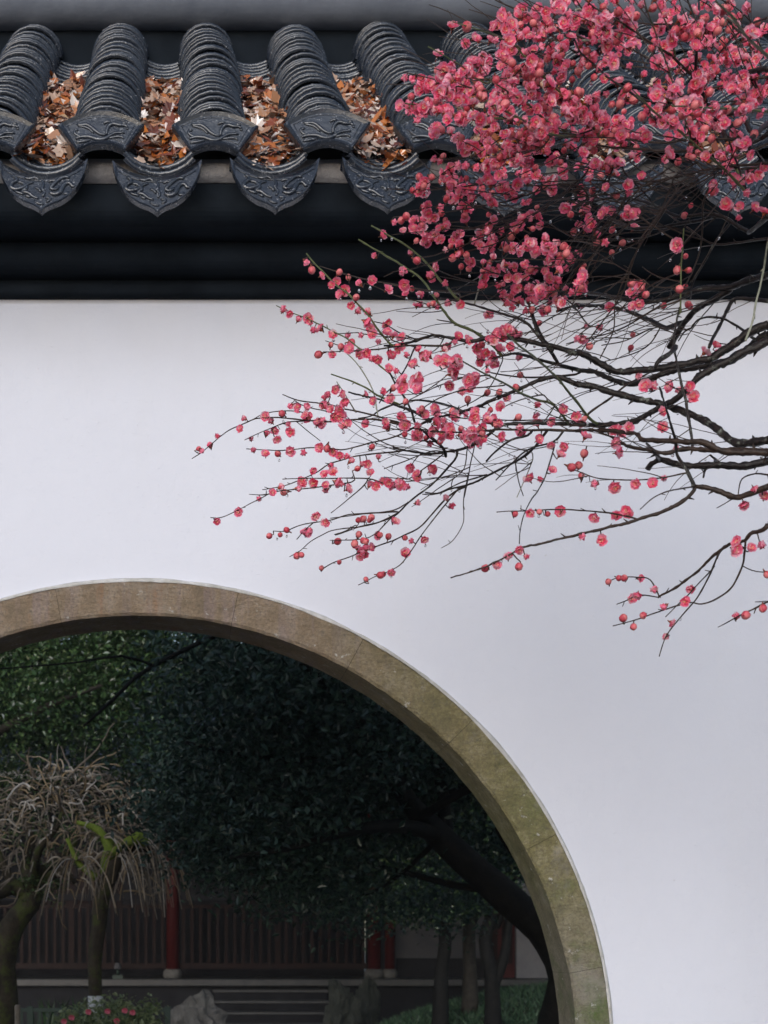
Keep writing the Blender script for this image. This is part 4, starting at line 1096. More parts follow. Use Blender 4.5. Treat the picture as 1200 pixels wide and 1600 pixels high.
def budmesh(seed):
    r = random.Random(seed); mb = MB(); R = r.uniform(.0042, .0055)
    for q in range(3):
        # three overlapping petal shells wrapped into a ball
        V = []; nu, nv = 6, 5; a0 = q * 2.1
        for j in range(nv + 1):
            th = math.pi * (.02 + .93 * j / nv)
            for i in range(nu + 1):
                a = a0 + 3.0 * (i / nu - .5); rr = R * (1 + .05 * q + .04 * r.uniform(-1, 1))
                V.append((rr * math.sin(th) * math.cos(a), rr * math.sin(th) * math.sin(a), R - rr * math.cos(th) * (1.08)))
        mb.add(V, [(j*(nu+1) + i, j*(nu+1) + i + 1, (j+1)*(nu+1) + i + 1, (j+1)*(nu+1) + i) for j in range(nv) for i in range(nu)], 0)
    mb.tube([(0, 0, R * .75), (0, 0, R * .2), (0, 0, -R * .15), (0, 0, -R * .5)], [R * .98, R * .82, R * .45, .0008], 7, 1, cap=False)
    mb.tube([(0, 0, -R * .4), (0, 0, -.0055)], [.0008, .0008], 5, 1)
    return mb.mesh('bud', [M['bud'], M['calyx']], True)
OPEN = [blossom(40 + i, 'open') for i in range(6)]; HALF = [blossom(60 + i, 'half') for i in range(4)]; BUD = [budmesh(80 + i) for i in range(4)]

EX = dict(
L1="30,490,b 55,490 115,475 155,405 335,300 305,365 370,430 465,285,1 500,320 520,365,1 465,400 525,420,1 600,330 620,380,1 575,275,b 385,500 460,525 545,525,b 615,495,1 700,515 800,480,1 850,465,b 625,210 660,240 725,215 725,280,2 790,330,2 820,220,1 895,110,1 855,155 900,260,2 960,200,1 980,330,1 940,350 1090,320 880,510 920,530 960,540 985,570 880,610,2 830,650 750,620 700,700,2 760,700,1 850,720,2 900,690,1 970,740,1 930,710 500,760 420,800 545,730 595,755,b 650,735 300,880,1 150,935 770,900 720,1020,2 740,990 835,945 495,1025,b 545,1025,b 605,1000,b 670,1140,b 1060,590 1100,580 1020,615,b 1115,640 1105,720 1150,720,1 1190,690,1 1165,545 1115,480,b 1065,1140,2 1030,1110 1135,1095 1120,915,b 1075,935,b 1040,940,b 1035,1025,b 1020,1070,b 1065,1065,b 895,1070,b 1165,1030",
L2="225,110 265,150,b 325,205 390,265 420,240 475,295,1 450,325 515,390,1 550,430 540,340,b 600,490,1 630,440 640,540 650,575 720,520 750,495 740,565,1 775,585,1 830,600,1 690,620 85,425 125,435 180,485 245,470,1 260,505 325,540,1 275,550 400,580,1 490,570 500,620,b 580,575 385,650,b 450,660,b 330,690,b 400,705 510,670,1 560,690,1 605,685,1 680,720,1 640,725 430,195,b 500,230,b 575,260 640,240,1 740,290,1 860,320,1 940,300,2 1040,325 665,85 835,185 920,395 1005,395,b 1060,395 1130,380 935,670 810,665 760,710,1 860,705 970,735,2 905,765,1 1060,740 1090,670 1180,750,2 750,790 800,795 850,885,2 930,865,1 710,930 770,920,b 850,1005,b 415,915,1 375,950 350,975 475,1000 450,950 600,950 660,990 430,1070,2 350,1020,1 245,1015 145,1010 180,1035 240,1080,2 300,1110,2 490,1130,1 610,1125 740,1140,2 830,1090 850,1140,1 930,1180 1070,1120,2 1130,1150,1",
B="470,70,1 400,135 380,160,b 300,215,b 890,145,b 840,80,b 870,80,b 705,70,b 670,55,b 725,100,b 950,330,1 1010,315,2 690,415 760,430,2 740,470,2 820,460,1 880,465,2 905,505,1 785,560,1 790,620,1 835,705 610,640,2 615,680,2 610,720,1 655,620,1 485,660,1 470,610,1 450,575 490,580,b 405,545 360,600,1 300,610,1 290,570 295,535 300,670,1 350,685 410,690,1 385,730,1 355,790 420,770,b 465,770,b 480,735,b 470,820,b 530,840 600,850,1 685,840,1 750,840,1 795,820 270,825,1 310,825 275,950,1 300,945,b 335,960,b 390,950,1 210,965,b 525,970,1 610,970,1 650,960,2 470,1050 550,1060,1 225,1095 185,1130 140,1165 255,1125 230,1155,b 85,1170,b 695,1210 640,1215,b 610,1205,b 578,1230,b 760,1255 665,1290,1 690,1270 900,1245,1 875,1300 800,1315 710,1350,b 635,1375,b 675,1390,b 820,1380 805,1430 1080,1080,2 1130,1095,1 1175,1085 1190,1185,b 1105,915 1185,895,1 1150,870 1075,1365 1120,1350,b 1180,1315,b 80,620,1 145,605 150,655,1 20,660,2 60,560 465,265,2 510,300,b 660,320,b 670,260,b 110,340,2 190,310,1 160,240,2 220,250,1 215,140,2 260,90,2 120,180 25,285,1 50,430,1 35,465 340,170,b",
T1="425,175,1 510,185,b 335,350,1 130,485 190,490 235,500 145,690,2 110,660,1 220,710,1 300,680,1 420,730,2 400,700,1 540,750,b 180,600,b 280,540,2 230,570,1 330,560,1 400,580,2 560,400,2 620,450,1 590,260 560,240 510,270 490,470,1 690,170,2 720,90,2 600,740 700,600,1",
T3="180,205,b 255,175,b 365,115 405,85,1 55,385 100,385,b 150,370,b 200,380 265,370,1 310,355,1 270,510,2 350,505,1 195,515,b 375,435,2 190,620,b 380,570 115,705 295,735,2 310,670,1 455,245,1 400,170 490,180,2 405,210",
T4="630,545,2 680,605,b 630,675,b 685,690,b 930,275,1 1020,300,1 1015,365 1110,310,1 1175,335,1 1000,130,2 950,80 1075,70,2 1135,100,1 960,20,2 320,160,1 410,110,1 275,535,b 230,595,b 350,775,b 405,795,b 35,810,2 555,900,b 700,905,b 340,1185,b 715,295,b 830,210,b 670,350,b 120,530,b 160,340,2 90,370,1 60,440,1 210,330,1 100,390,1",
A="1045,1000 1060,1030 955,1155,1 880,1215,1 710,1210,2 755,1190 690,1165,b 725,1165,b 780,1145,b 815,1155,b 880,1155,b 910,1165 840,1090,1 925,1015 745,1075,b 720,1085,b 775,1295,b 800,1295,b 830,1280 735,1320,b 625,1250,b 555,1275,b 465,1215,b",
M1="80,1100,2 120,1110,2 30,1090,1 220,1040,2 300,1010,2 170,1000,1 210,800,2 130,740,1 100,690,1 340,740,2 390,780,2 350,820,1 310,760,1 470,800,1 520,820,2 550,790,1 560,460,2 600,340,2 680,330,2 640,290,1 720,270,1 790,260,1 540,510,1 570,430 740,145,2 830,165,2 790,150,1 690,170 525,215,1 660,50,1 450,340,1 380,340,1 265,330,2 200,360,1 120,490,2 200,470,1 40,310,1")
SPOTS = []
for key, txt in EX.items():
    ox, oy, k = CR[key]
    for w in txt.split():
        p = w.split(','); u, v = ox + float(p[0]) / k, oy + float(p[1]) / k; t = p[2] if len(p) > 2 else '0'
        SPOTS.append((u, v, t))
ELL = [(985,105,235,115,286), (775,165,125,75,151), (760,320,115,95,165), (880,60,115,60,91), (1120,90,100,95,100), (835,430,85,55,83), (880,215,130,70,121), (1060,190,130,70,75), (700,145,65,40,26), (940,330,60,45,22), (690,440,70,40,10), (650,350,45,40,8), (1155,270,45,50,12), (900,480,120,40,18), (700,580,120,70,30), (720,660,110,40,44)]
for cx, cy, rx, ry, n in ELL:
    for i in range(n):
        a = tr.uniform(0, 6.28); q = math.sqrt(tr.random())
        SPOTS.append((cx + rx * q * math.cos(a), cy + ry * q * math.sin(a), tr.choice('ooooppbbq')))
kd = kdtree.KDTree(len(samples))
for i, s_ in enumerate(samples): kd.insert((s_[0], s_[1], 0), i)
kd.balance()
flowers = []     # (mesh, matrix, apparent size, in_frame)
drops = []
def put(kind, u, v, d, sc, src):
    p = pw(u, v, d)
    dirv = Vector((tr.gauss(-.1, .55), tr.gauss(-.85, .4), tr.gauss(-.02, .5))).normalized()
    if kind == 'b': me = tr.choice(BUD)
    elif kind == 'o': me = tr.choice(OPEN)
    else: me = tr.choice(HALF)
    rot = dirv.to_track_quat('Z', 'Y').to_matrix().to_4x4() @ Matrix.Rotation(tr.uniform(0, 6.28), 4, 'Z')
    mt = Matrix.Translation(p) @ rot @ Matrix.Scale(sc, 4)
    flowers.append((me, mt, sc / d, int(-10 < u < 1210 and -10 < v < 1610), kind))
    # stalk back to the twig
    back = mt @ Vector((0, 0, -.006)); q = pw(src[0], src[1], src[2])
    if (back - q).length > .002: twigs.tube([q, q.lerp(back, .55) + Vector((0, 0, -.0008)), back], [.0010, .0009, .0008], 4, cap=False)
for (u, v, t) in SPOTS:
    c = kd.find_n((u, v, 0), 5)
    pick = c[0]
    for cc in c:
        if cc[2] < 9 and tr.random() < .45: pick = cc; break
    src = samples[pick[1]]
    if t in 'opq':      # scattered over the crown: sit right along the twig
        if pick[2] < 30: u, v = src[0] + tr.uniform(-6, 6), src[1] + tr.uniform(-4, 8)
        t = {'o': '0', 'p': '1', 'q': '2'}[t]
    d = src[2] + tr.uniform(-.010, .014)
    if pick[2] > 30:      # a short side twig that carries it
        L = pick[2]; C = [(src[0] + (u - src[0]) * k / 5, src[1] + (v - src[1]) * k / 5 + 3 * math.sin(k * .63), src[2] - .01 * k / 5, .9) for k in range(6)]
        twigs.tube([px2w(c_) for c_ in C], [.9 * c_[2] / F for c_ in C], 5, cap=False); samples_d = C[-1]; src = C[-1]; d = src[2]
    if t == 'b': put('b', u, v, d, tr.uniform(.85, 1.25), src)
    elif t == '2':
        for q in range(tr.choice((2, 3))):
            put('o' if tr.random() < .7 else 'h', u + tr.uniform(-7, 7), v + tr.uniform(-6, 6), d + tr.uniform(-.02, .02), tr.uniform(.85, 1.12), src)
    elif t == '1': put('o', u, v, d, tr.uniform(.88, 1.15), src); 
    else: put('h' if tr.random() < .6 else 'o', u, v, d, tr.uniform(.78, 1.0), src)
    if tr.random() < .13: drops.append((u + tr.uniform(-4, 4), v + tr.uniform(6, 11), d))
for i in range(430):
    c = tr.choice(OUT); k_ = tr.choice('oohhb')
    put(k_, c[0] + tr.uniform(-5, 5), c[1] + tr.uniform(-5, 6), c[2], tr.uniform(.8, 1.1), c)
for i in range(130):
    s_ = tr.choice(samples)
    if s_[0] > 1210: continue
    drops.append((s_[0], s_[1] + s_[3] + 1.6, s_[2]))

def place_flowers(kind, name):
    mine = [f_ for f_ in flowers if (f_[4] == 'b') == (kind == 'b')]
    mine.sort(key=lambda f_: (-f_[3], -f_[2]))
    for me, mt, sz, inf, k_ in mine[:300]:
        o = link(bpy.data.objects.new(name, me)); o.matrix_basis = mt; adopt(o, plum)
    rest = mine[300:]
    if not rest: return
    cache = {}; Vs = []; L = []; nl = []; mi = []; off = 0
    for me, mt, *_ in rest:
        if me.name not in cache:
            V = np.empty(len(me.vertices) * 3); me.vertices.foreach_get('co', V)
            lv = np.empty(len(me.loops), dtype=np.int32); me.loops.foreach_get('vertex_index', lv)
            lt = np.empty(len(me.polygons), dtype=np.int32); me.polygons.foreach_get('loop_total', lt)
            mm = np.empty(len(me.polygons), dtype=np.int32); me.polygons.foreach_get('material_index', mm)
            cache[me.name] = (V.reshape(-1, 3), lv, lt, mm)
        V, lv, lt, mm = cache[me.name]; A = np.array(mt)
        Vs.append(V @ A[:3, :3].T + A[:3, 3]); L.append(lv + off); nl.append(lt); mi.append(mm); off += len(V)
    Vs = np.concatenate(Vs).astype(np.float32); L = np.concatenate(L); nl = np.concatenate(nl); mi = np.concatenate(mi)
    me = bpy.data.meshes.new(name + 's'); me.vertices.add(len(Vs)); me.vertices.foreach_set('co', Vs.ravel())
    me.loops.add(len(L)); me.loops.foreach_set('vertex_index', L)
    me.polygons.add(len(nl)); me.polygons.foreach_set('loop_start', np.concatenate([[0], np.cumsum(nl)[:-1]]).astype(np.int32)); me.polygons.foreach_set('loop_total', nl)
    for m_ in rest[0][0].materials: me.materials.append(m_)
    me.polygons.foreach_set('material_index', mi); me.polygons.foreach_set('use_smooth', np.full(len(nl), True)); me.update(calc_edges=True)
    o = link(bpy.data.objects.new(name + 's', me)); adopt(o, plum); tag(o, kind='stuff')
place_flowers('o', 'blossom'); place_flowers('b', 'bud')
print('flowers', len(flowers))
o = twigs.build('fine_twigs', M['twig'], plum); tag(o, kind='stuff')
mb = MB()
for u, v, d in drops:
    p = pw(u, v, d); R = tr.uniform(.0016, .0027)
    V = []; Fs = []; n = 8
    for j, (rr, zz) in enumerate(((.15, 1.7), (.45, 1.0), (.85, .4), (1, -.1), (.8, -.62), (.35, -.95))):
        for i in range(n): a = 6.2832 * i / n; V.append(p + Vector((rr * R * math.cos(a), rr * R * math.sin(a), zz * R)))
    for j in range(5):
        for i in range(n): Fs.append((j*n + i, (j+1)*n + i, (j+1)*n + (i+1) % n, j*n + (i+1) % n))
    Fs.append(tuple(range(n))); Fs.append(tuple(5*n + i for i in range(n - 1, -1, -1)))
    mb.add(V, Fs)
o = mb.build('water_drops', M['drop'], plum); tag(o, kind='stuff')

#GARDEN
# ------------------------------------------------------------------ the garden behind the gate
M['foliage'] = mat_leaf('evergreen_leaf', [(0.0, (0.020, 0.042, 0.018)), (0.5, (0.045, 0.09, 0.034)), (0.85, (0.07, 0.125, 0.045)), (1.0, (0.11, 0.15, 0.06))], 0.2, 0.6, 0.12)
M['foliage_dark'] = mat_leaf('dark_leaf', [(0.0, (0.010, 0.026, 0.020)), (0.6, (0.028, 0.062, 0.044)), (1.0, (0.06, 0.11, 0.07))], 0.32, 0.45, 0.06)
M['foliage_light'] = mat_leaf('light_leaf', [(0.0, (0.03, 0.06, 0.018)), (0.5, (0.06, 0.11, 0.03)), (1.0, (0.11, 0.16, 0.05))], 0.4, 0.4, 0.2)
M['bushleaf'] = mat_leaf('bush_leaf', [(0.0, (0.10, 0.14, 0.06)), (0.5, (0.21, 0.27, 0.12)), (1.0, (0.36, 0.40, 0.23))], 0.3, 0.5, 0.2)
M['grass'] = mat_leaf('ground_cover_leaf', [(0.0, (0.035, 0.07, 0.04)), (0.6, (0.06, 0.12, 0.065)), (1.0, (0.10, 0.17, 0.09))], 0.45, 0.4, 0.15)
M['trunk'] = mat_bark('dark_wet_bark', (0.004, 0.004, 0.004), (0.014, 0.013, 0.012), None, 0.75, 18)
M['moss'] = mat_bark('mossy_bark', (0.022, 0.018, 0.013), (0.075, 0.06, 0.04), (0.075, 0.09, 0.024), 0.8, 14, 0.51)
M['mossgreen'] = mat_bark('bright_moss', (0.10, 0.15, 0.018), (0.22, 0.28, 0.05), (0.06, 0.05, 0.03), 0.9, 25, 0.6)
M['weep'] = mat_leaf('weeping_twig', [(0.0, (0.09, 0.07, 0.055)), (0.45, (0.26, 0.21, 0.16)), (0.7, (0.32, 0.22, 0.11)), (1.0, (0.58, 0.53, 0.48))], 0.5, 0.4, 0.0)
M['lime'] = simple('limewash', (0.55, 0.56, 0.58), (0.75, 0.75, 0.76), 12, 0.8, 0.4, 0.01)
M['redcol'] = simple('red_column_paint', (0.05, 0.005, 0.006), (0.078, 0.009, 0.009), 5, 0.6, 0.1, 0.005, spec=0.3)
M['slat'] = simple('dark_red_slat', (0.010, 0.004, 0.004), (0.022, 0.008, 0.007), 6, 0.6, 0.1, 0.005, spec=0.2)
M['slab'] = simple('wet_stone_slab', (0.04, 0.04, 0.043), (0.08, 0.08, 0.082), 4, 0.45, 0.4, 0.01)
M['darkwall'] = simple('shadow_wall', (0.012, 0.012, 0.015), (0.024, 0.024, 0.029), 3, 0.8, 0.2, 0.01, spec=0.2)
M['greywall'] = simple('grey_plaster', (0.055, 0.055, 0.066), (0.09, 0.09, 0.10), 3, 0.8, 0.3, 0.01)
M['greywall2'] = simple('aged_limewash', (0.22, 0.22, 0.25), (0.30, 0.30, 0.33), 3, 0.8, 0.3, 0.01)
M['rock'] = simple('lake_rock', (0.045, 0.044, 0.043), (0.20, 0.195, 0.19), 5, 0.6, 0.9, 0.04)
M['rock_dark'] = simple('mossy_rock', (0.02, 0.024, 0.02), (0.06, 0.065, 0.055), 5, 0.7, 0.9, 0.04)
M['fence'] = simple('green_fence_paint', (0.008, 0.025, 0.018), (0.016, 0.04, 0.03), 8, 0.45, 0.1, 0.004)
M['post'] = simple('weathered_post', (0.16, 0.13, 0.10), (0.30, 0.25, 0.20), 20, 0.7, 0.5, 0.01)
M['azalea'] = mat_leaf('camellia_petal', [(0.0, (0.62, 0.06, 0.12)), (1.0, (0.85, 0.24, 0.32))], 0.5, 0.3, 0.2)
M['iris'] = mat_leaf('iris_blade', [(0.0, (0.02, 0.05, 0.02)), (1.0, (0.06, 0.11, 0.045))], 0.4, 0.4, 0.15)

def cloud(name, parent, mat, blobs, leaf=0.05, clump=0.13, per=26, flat=0.35, seed=1):
    """blobs: (u, v, d, ru, rv, rd, n) - an ellipsoid seen at photo pixel (u, v), depth d; radii in pixels / metres"""
    g = np.random.default_rng(seed); Cs = []
    for (u, v, d, ru, rv, rd, n) in blobs:
        c = np.array(pw(u, v, d)); nc = max(3, int(n / per))
        q = g.normal(size=(nc, 3)); q /= np.linalg.norm(q, axis=1)[:, None]; q *= g.random((nc, 1)) ** (1 / 2.4)
        cc = c + q * np.array([ru * d / F, rd, rv * d / F])
        pts = np.repeat(cc, per, axis=0) + g.normal(size=(nc * per, 3)) * clump * np.array([1, 1, .6])
        Cs.append(pts)
    P = np.concatenate(Cs); n = len(P)
    nrm = g.normal(size=(n, 3)) * .75 + np.array([0, -.15, flat + .35]); nrm /= np.linalg.norm(nrm, axis=1)[:, None]
    a = g.normal(size=(n, 3)); a -= nrm * (a * nrm).sum(1)[:, None]; a /= np.linalg.norm(a, axis=1)[:, None]
    b_ = np.cross(nrm, a); L = leaf * g.uniform(.6, 1.25, (n, 1))
    V = np.empty((n, 6, 3))
    V[:, 0] = P - a * L * .5; V[:, 1] = P - a * L * .12 + b_ * L * .26 + nrm * L * .07; V[:, 2] = P + a * L * .2 + b_ * L * .2 + nrm * L * .05
    V[:, 3] = P + a * L * .55 - nrm * L * .10; V[:, 4] = P + a * L * .2 - b_ * L * .2 + nrm * L * .05; V[:, 5] = P - a * L * .12 - b_ * L * .26 + nrm * L * .07
    idx = np.arange(n)[:, None] * 6
    Q = np.concatenate([idx + np.array([[0, 1, 2, 3]]), idx + np.array([[0, 3, 4, 5]])])
    o = link(bpy.data.objects.new(name, npmesh(name, V.reshape(-1, 3), Q, mat, False)))
    if parent is not None: adopt(o, parent)
    return o

def limb(mb, pts, step=.12, sides=9, rough=.10):
    """pts: (u, v, d, r_px)"""
    W_ = [tuple(pw(u, v, d)) + (r * d / F,) for u, v, d, r in pts]
    C = catmull(W_, step)
    mb.tube([Vector(c[:3]) for c in C], [max(.003, c[3] * (1 + rough * mnoise.noise(Vector((i * .7, c[0], c[2]))))) for i, c in enumerate(C)], sides)

def foot(u, d): return Vector(((u - PX) / F * d, d - DW, 0))
def base_v(d): return PY + CH * F / d + 8

# --- grass mound
def mound():
    cx, cy, rx, ry, h = 4.7, 14.6, 3.3, 3.4, 1.0
    def hz(x, y):
        q = ((x - cx) / rx) ** 2 + ((y - cy) / ry) ** 2
        return -0.02 + (h * (1 - q) ** 1.1 if q < 1 else 0) + .05 * mnoise.noise(Vector((x, y, 0))) * (q < 1)
    n = 40; mb = MB(); V = []; Fs = []
    for j in range(n + 1):
        for i in range(n + 1):
            x = cx - rx + 2 * rx * i / n; y = cy - ry + 2 * ry * j / n; V.append((x, y, hz(x, y)))
    for j in range(n):
        for i in range(n): Fs.append((j*(n+1) + i, j*(n+1) + i + 1, (j+1)*(n+1) + i + 1, (j+1)*(n+1) + i))
    mb.add(V, Fs); o = mb.build('grass_mound', simple('mossy_earth', (0.015, 0.028, 0.012), (0.035, 0.06, 0.025), 3, 0.8, 0.6, 0.02)); tag(o, kind='structure')
    g = np.random.default_rng(5); P = []
    while len(P) < 26000:
        x, y = g.uniform(cx - rx, cx + rx), g.uniform(cy - ry, cy + ry); z = hz(x, y)
        if z > .03: P.append((x, y, z))
    P = np.array(P); n = len(P); a = g.uniform(0, 6.28, n); H = g.uniform(.04, .10, n)
    V = np.empty((n, 3, 3)); s_ = np.stack([np.cos(a), np.sin(a), np.zeros(n)], 1) * .012
    lean = g.normal(size=(n, 3)) * .045; lean[:, 2] = H
    V[:, 0] = P - s_; V[:, 1] = P + s_; V[:, 2] = P + lean
    o = link(bpy.data.objects.new('ground_cover', npmesh('ground_cover', V.reshape(-1, 3), np.arange(n * 3).reshape(-1, 3), M['grass'])))
    tag(o, 'low dark green ground cover carpeting the mound before the pavilion', 'ground cover', kind='stuff')
    return hz
MZ = mound()

# --- pavilion
def pavilion():
    yF = 22.8 - DW; zP = .975
    T = thing('pavilion', (1.4, yF + 3, 0), 'dark timber garden pavilion with red columns and slatted railing on a stone terrace', 'pavilion')
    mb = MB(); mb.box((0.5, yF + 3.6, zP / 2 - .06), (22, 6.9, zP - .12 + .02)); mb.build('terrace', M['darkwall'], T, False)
    mb = MB(); mb.box((0.5, yF + 3.55, zP - .055), (22.2, 7.1, .11)); o = mb.build('terrace_slab', M['slab'], T, False); bevel(o, .015)
    for i in range(4):
        z = zP - .155 * (i + 1); mb = MB(); mb.box((1.30, yF - .16 - .30 * i, z / 2 - .02), (1.72, .30, z - .04)); st = mb.build('step', M['darkwall'], T, False)  # dark body colour paints shade onto the risers
        mb = MB(); mb.box((1.30, yF - .17 - .30 * i, z - .02), (1.76, .33, .04)); o = mb.build('tread', M['slab'], None, False); o.parent = st; bevel(o, .008)
    yc = 23.5 - DW
    cx = [-6.7, -3.45, -.204, 3.01, 6.25, 9.4]
    for x in cx + [3.26]:
        r = .105 if x != 3.26 else .08
        mb = MB(); mb.tube([(x, yc, zP + .12), (x, yc, 4.1)], [r, r * .95], 18); c = mb.build('column', M['redcol'], T)
        mb = MB(); mb.tube([(x, yc, zP - .01), (x, yc, zP + .03), (x, yc, zP + .10), (x, yc, zP + .145)], [r * 1.25, r * 1.5, r * 1.5, r * 1.1], 18)
        mb.build('column_base', M['rock'], T)
    for a, b_ in ((-6.7, -3.45), (-3.45, -.204), (-.204, 3.01)):
        x0, x1 = a + .1, b_ - .1; xm = (x0 + x1) / 2
        for z, h in ((1.17, .09), (2.27, .10), (2.12, .05)):
            mb = MB(); mb.box((xm, yc + .05, z), (x1 - x0, .07, h)); mb.build('rail', M['slat'] if z < 2.2 else M['darkwall'], T, False)
        n = int((x1 - x0) / .132)
        for i in range(n):
            x = x0 + (x1 - x0) * (i + .5) / n
            mb = MB(); w = .09 if i == n // 2 else .05
            mb.box((x, yc + .05, 1.655), (w, .045, .90)); mb.build('slat', M['slat'], T, False)
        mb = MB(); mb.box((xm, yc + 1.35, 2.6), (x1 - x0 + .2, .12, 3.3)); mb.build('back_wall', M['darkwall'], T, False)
        mb = MB(); mb.box((xm + .1, yc + 1.275, 2.6), (1.3, .03, .9)); w_ = mb.build('window', M['slat'], T, False)
        for q in range(6):
            mb = MB(); mb.box((xm - .45 + q * .22, yc + 1.25, 2.6), (.03, .03, .9)); o = mb.build('lattice_bar', M['darkwall'], None, False); o.parent = w_
        mb = MB(); mb.box((xm, yc, 3.95), (x1 - x0, .12, .28)); mb.build('beam', M['slat'], T, False)
    mb = MB(); mb.box((3.10, yc + .86, 2.55), (.12, 1.08, 3.2)); mb.build('return_wall', M['darkwall'], T, False)
    # plastered wing to the right with a red door
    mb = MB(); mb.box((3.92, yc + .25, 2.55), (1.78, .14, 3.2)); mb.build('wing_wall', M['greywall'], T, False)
    mb = MB(); mb.box((4.10, yc + .165, 1.13), (1.42, .05, .32)); mb.build('skirting', M['darkwall'], T, False)
    mb = MB(); mb.box((5.06, yc + .28, 2.2), (.5, .08, 2.5)); d_ = mb.build('door', M['redcol'], T, False)
    for q in range(2):
        mb = MB(); mb.box((4.94 + .24 * q, yc + .235, 1.75), (.17, .03, 1.1)); o = mb.build('door_panel', M['slat'], None, False); o.parent = d_
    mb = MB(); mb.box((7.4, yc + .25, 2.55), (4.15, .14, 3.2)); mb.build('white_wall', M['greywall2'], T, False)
    # roof with tile ribs
    ze, zr, y0, y1 = 4.15, 6.4, yF - .5, yF + 6.6
    mb = MB(); ym = (y0 + y1) / 2
    V = [(-10.5, y0, ze), (11.5, y0, ze), (10, ym, zr), (-9, ym, zr), (-10.5, y1, ze), (11.5, y1, ze), (-10.5, y0, ze - .14), (11.5, y0, ze - .14), (-10.5, y1, ze - .14), (11.5, y1, ze - .14)]
    mb.add(V, [(0, 1, 2, 3), (3, 2, 5, 4), (0, 3, 4), (1, 5, 2), (6, 8, 9, 7), (0, 6, 7, 1), (4, 5, 9, 8), (0, 4, 8, 6), (1, 7, 9, 5)])
    rf = mb.build('roof', M['tile'], T, False)
    mb = MB()
    for i in range(80):
        x = -9.6 + i * .255; mb.tube([(x, y0 - .03, ze + .03), (x * .95, ym, zr + .03)], .055, 6)
    o = mb.build('tile_rows', M['tile'], None); o.parent = rf; tag(o, kind='stuff')
    mb = MB(); mb.box((.5, ym, zr + .15), (19.4, .3, .4)); o = mb.build('ridge', M['cornice'], None, False); o.parent = rf
pavilion()

# --- leaning evergreen with the dark crown
def leaning_tree():
    d = 8.0; bv = base_v(d)
    T = thing('leaning_tree', foot(842, d), 'dark leaning evergreen whose thick trunk slants across the gate opening', 'tree')
    mb = MB()
    limb(mb, [(838, bv, d, 40), (850, 1750, d, 32), (868, 1600, d, 29), (884, 1530, d, 27), (862, 1470, d, 27), (800, 1410, d, 25), (730, 1348, d, 23), (680, 1300, d, 21), (640, 1255, d - .1, 15), (590, 1170, d - .3, 12), (520, 1080, d - .5, 8), (430, 1000, d - .7, 5), (330, 930, d - .8, 3)], .1, 12)
    mb.build('trunk', M['trunk'], T)
    for path in ([(690, 1305, d, 14), (620, 1290, d - .2, 11), (540, 1300, d - .4, 8), (450, 1325, d - .5, 5), (360, 1340, d - .6, 3)],
                 [(775, 1390, d, 8), (720, 1385, d + .2, 6), (650, 1368, d + .3, 5), (570, 1350, d + .4, 3), (520, 1360, d + .5, 2)],
                 [(685, 1310, d, 6), (650, 1345, d + .1, 4), (600, 1385, d + .2, 3), (540, 1410, d + .2, 2)],
                 [(700, 1318, d, 12), (690, 1230, d + .2, 10), (675, 1120, d + .3, 8), (640, 1000, d + .4, 5), (600, 900, d + .5, 4)],
                 [(690, 1250, d + .2, 9), (760, 1215, d + .3, 7), (850, 1200, d + .4, 5), (950, 1190, d + .5, 3)],
                 [(610, 1195, d - .2, 9), (560, 1185, d - .3, 8), (470, 1190, d - .5, 6), (380, 1180, d - .6, 4), (290, 1160, d - .7, 3)],
                 [(690, 1200, d + .2, 8), (600, 1100, d, 6), (500, 1040, d - .2, 4), (400, 1030, d - .3, 3)],
                 [(660, 1275, d - .1, 8), (740, 1230, d - .3, 7), (820, 1225, d - .4, 6), (900, 1240, d - .5, 4)],
                 [(840, 1450, d, 8), (830, 1370, d + .3, 7), (780, 1300, d + .4, 5), (760, 1200, d + .5, 4)],
                 [(500, 1060, d - .5, 4), (400, 980, d - .7, 4), (240, 1040, d - .9, 3.5), (175, 1095, d - 1, 3), (130, 1135, d - 1, 2)],
                 [(240, 1040, d - .9, 2.5), (190, 1025, d - 1, 2), (120, 1035, d - 1.1, 1.5), (0, 1045, d - 1.1, 1.2)]):
        m2 = MB(); limb(m2, path, .08, 8); m2.build('branch', M['trunk'], T)
    bl = [(560, 1130, d, 190, 130, 1.2, 9000), (400, 1080, d - .4, 160, 110, .9, 6500), (420, 1240, d - .2, 150, 110, .9, 6500), (600, 1300, d + .8, 150, 60, .7, 2600),
          (720, 1150, d + .5, 160, 120, 1.0, 5000), (480, 1370, d + .3, 120, 55, .7, 3600), (330, 1290, d + .2, 90, 80, .6, 2600), (560, 900, d, 330, 160, 1.6, 9000), (290, 1210, d + 1.0, 80, 110, .6, 2600), (780, 1330, d + 1.6, 90, 60, .5, 1600), (560, 1420, d + 1.5, 90, 25, .5, 900), (380, 1330, d + .8, 90, 50, .5, 1500), (690, 1400, d + 2.2, 110, 45, .6, 1500), (850, 1000, d + .4, 200, 160, 1.2, 5000), (680, 1240, d + 1.2, 130, 80, .6, 2600)]
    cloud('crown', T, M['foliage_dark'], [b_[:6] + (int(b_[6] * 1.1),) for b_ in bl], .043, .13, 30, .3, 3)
leaning_tree()

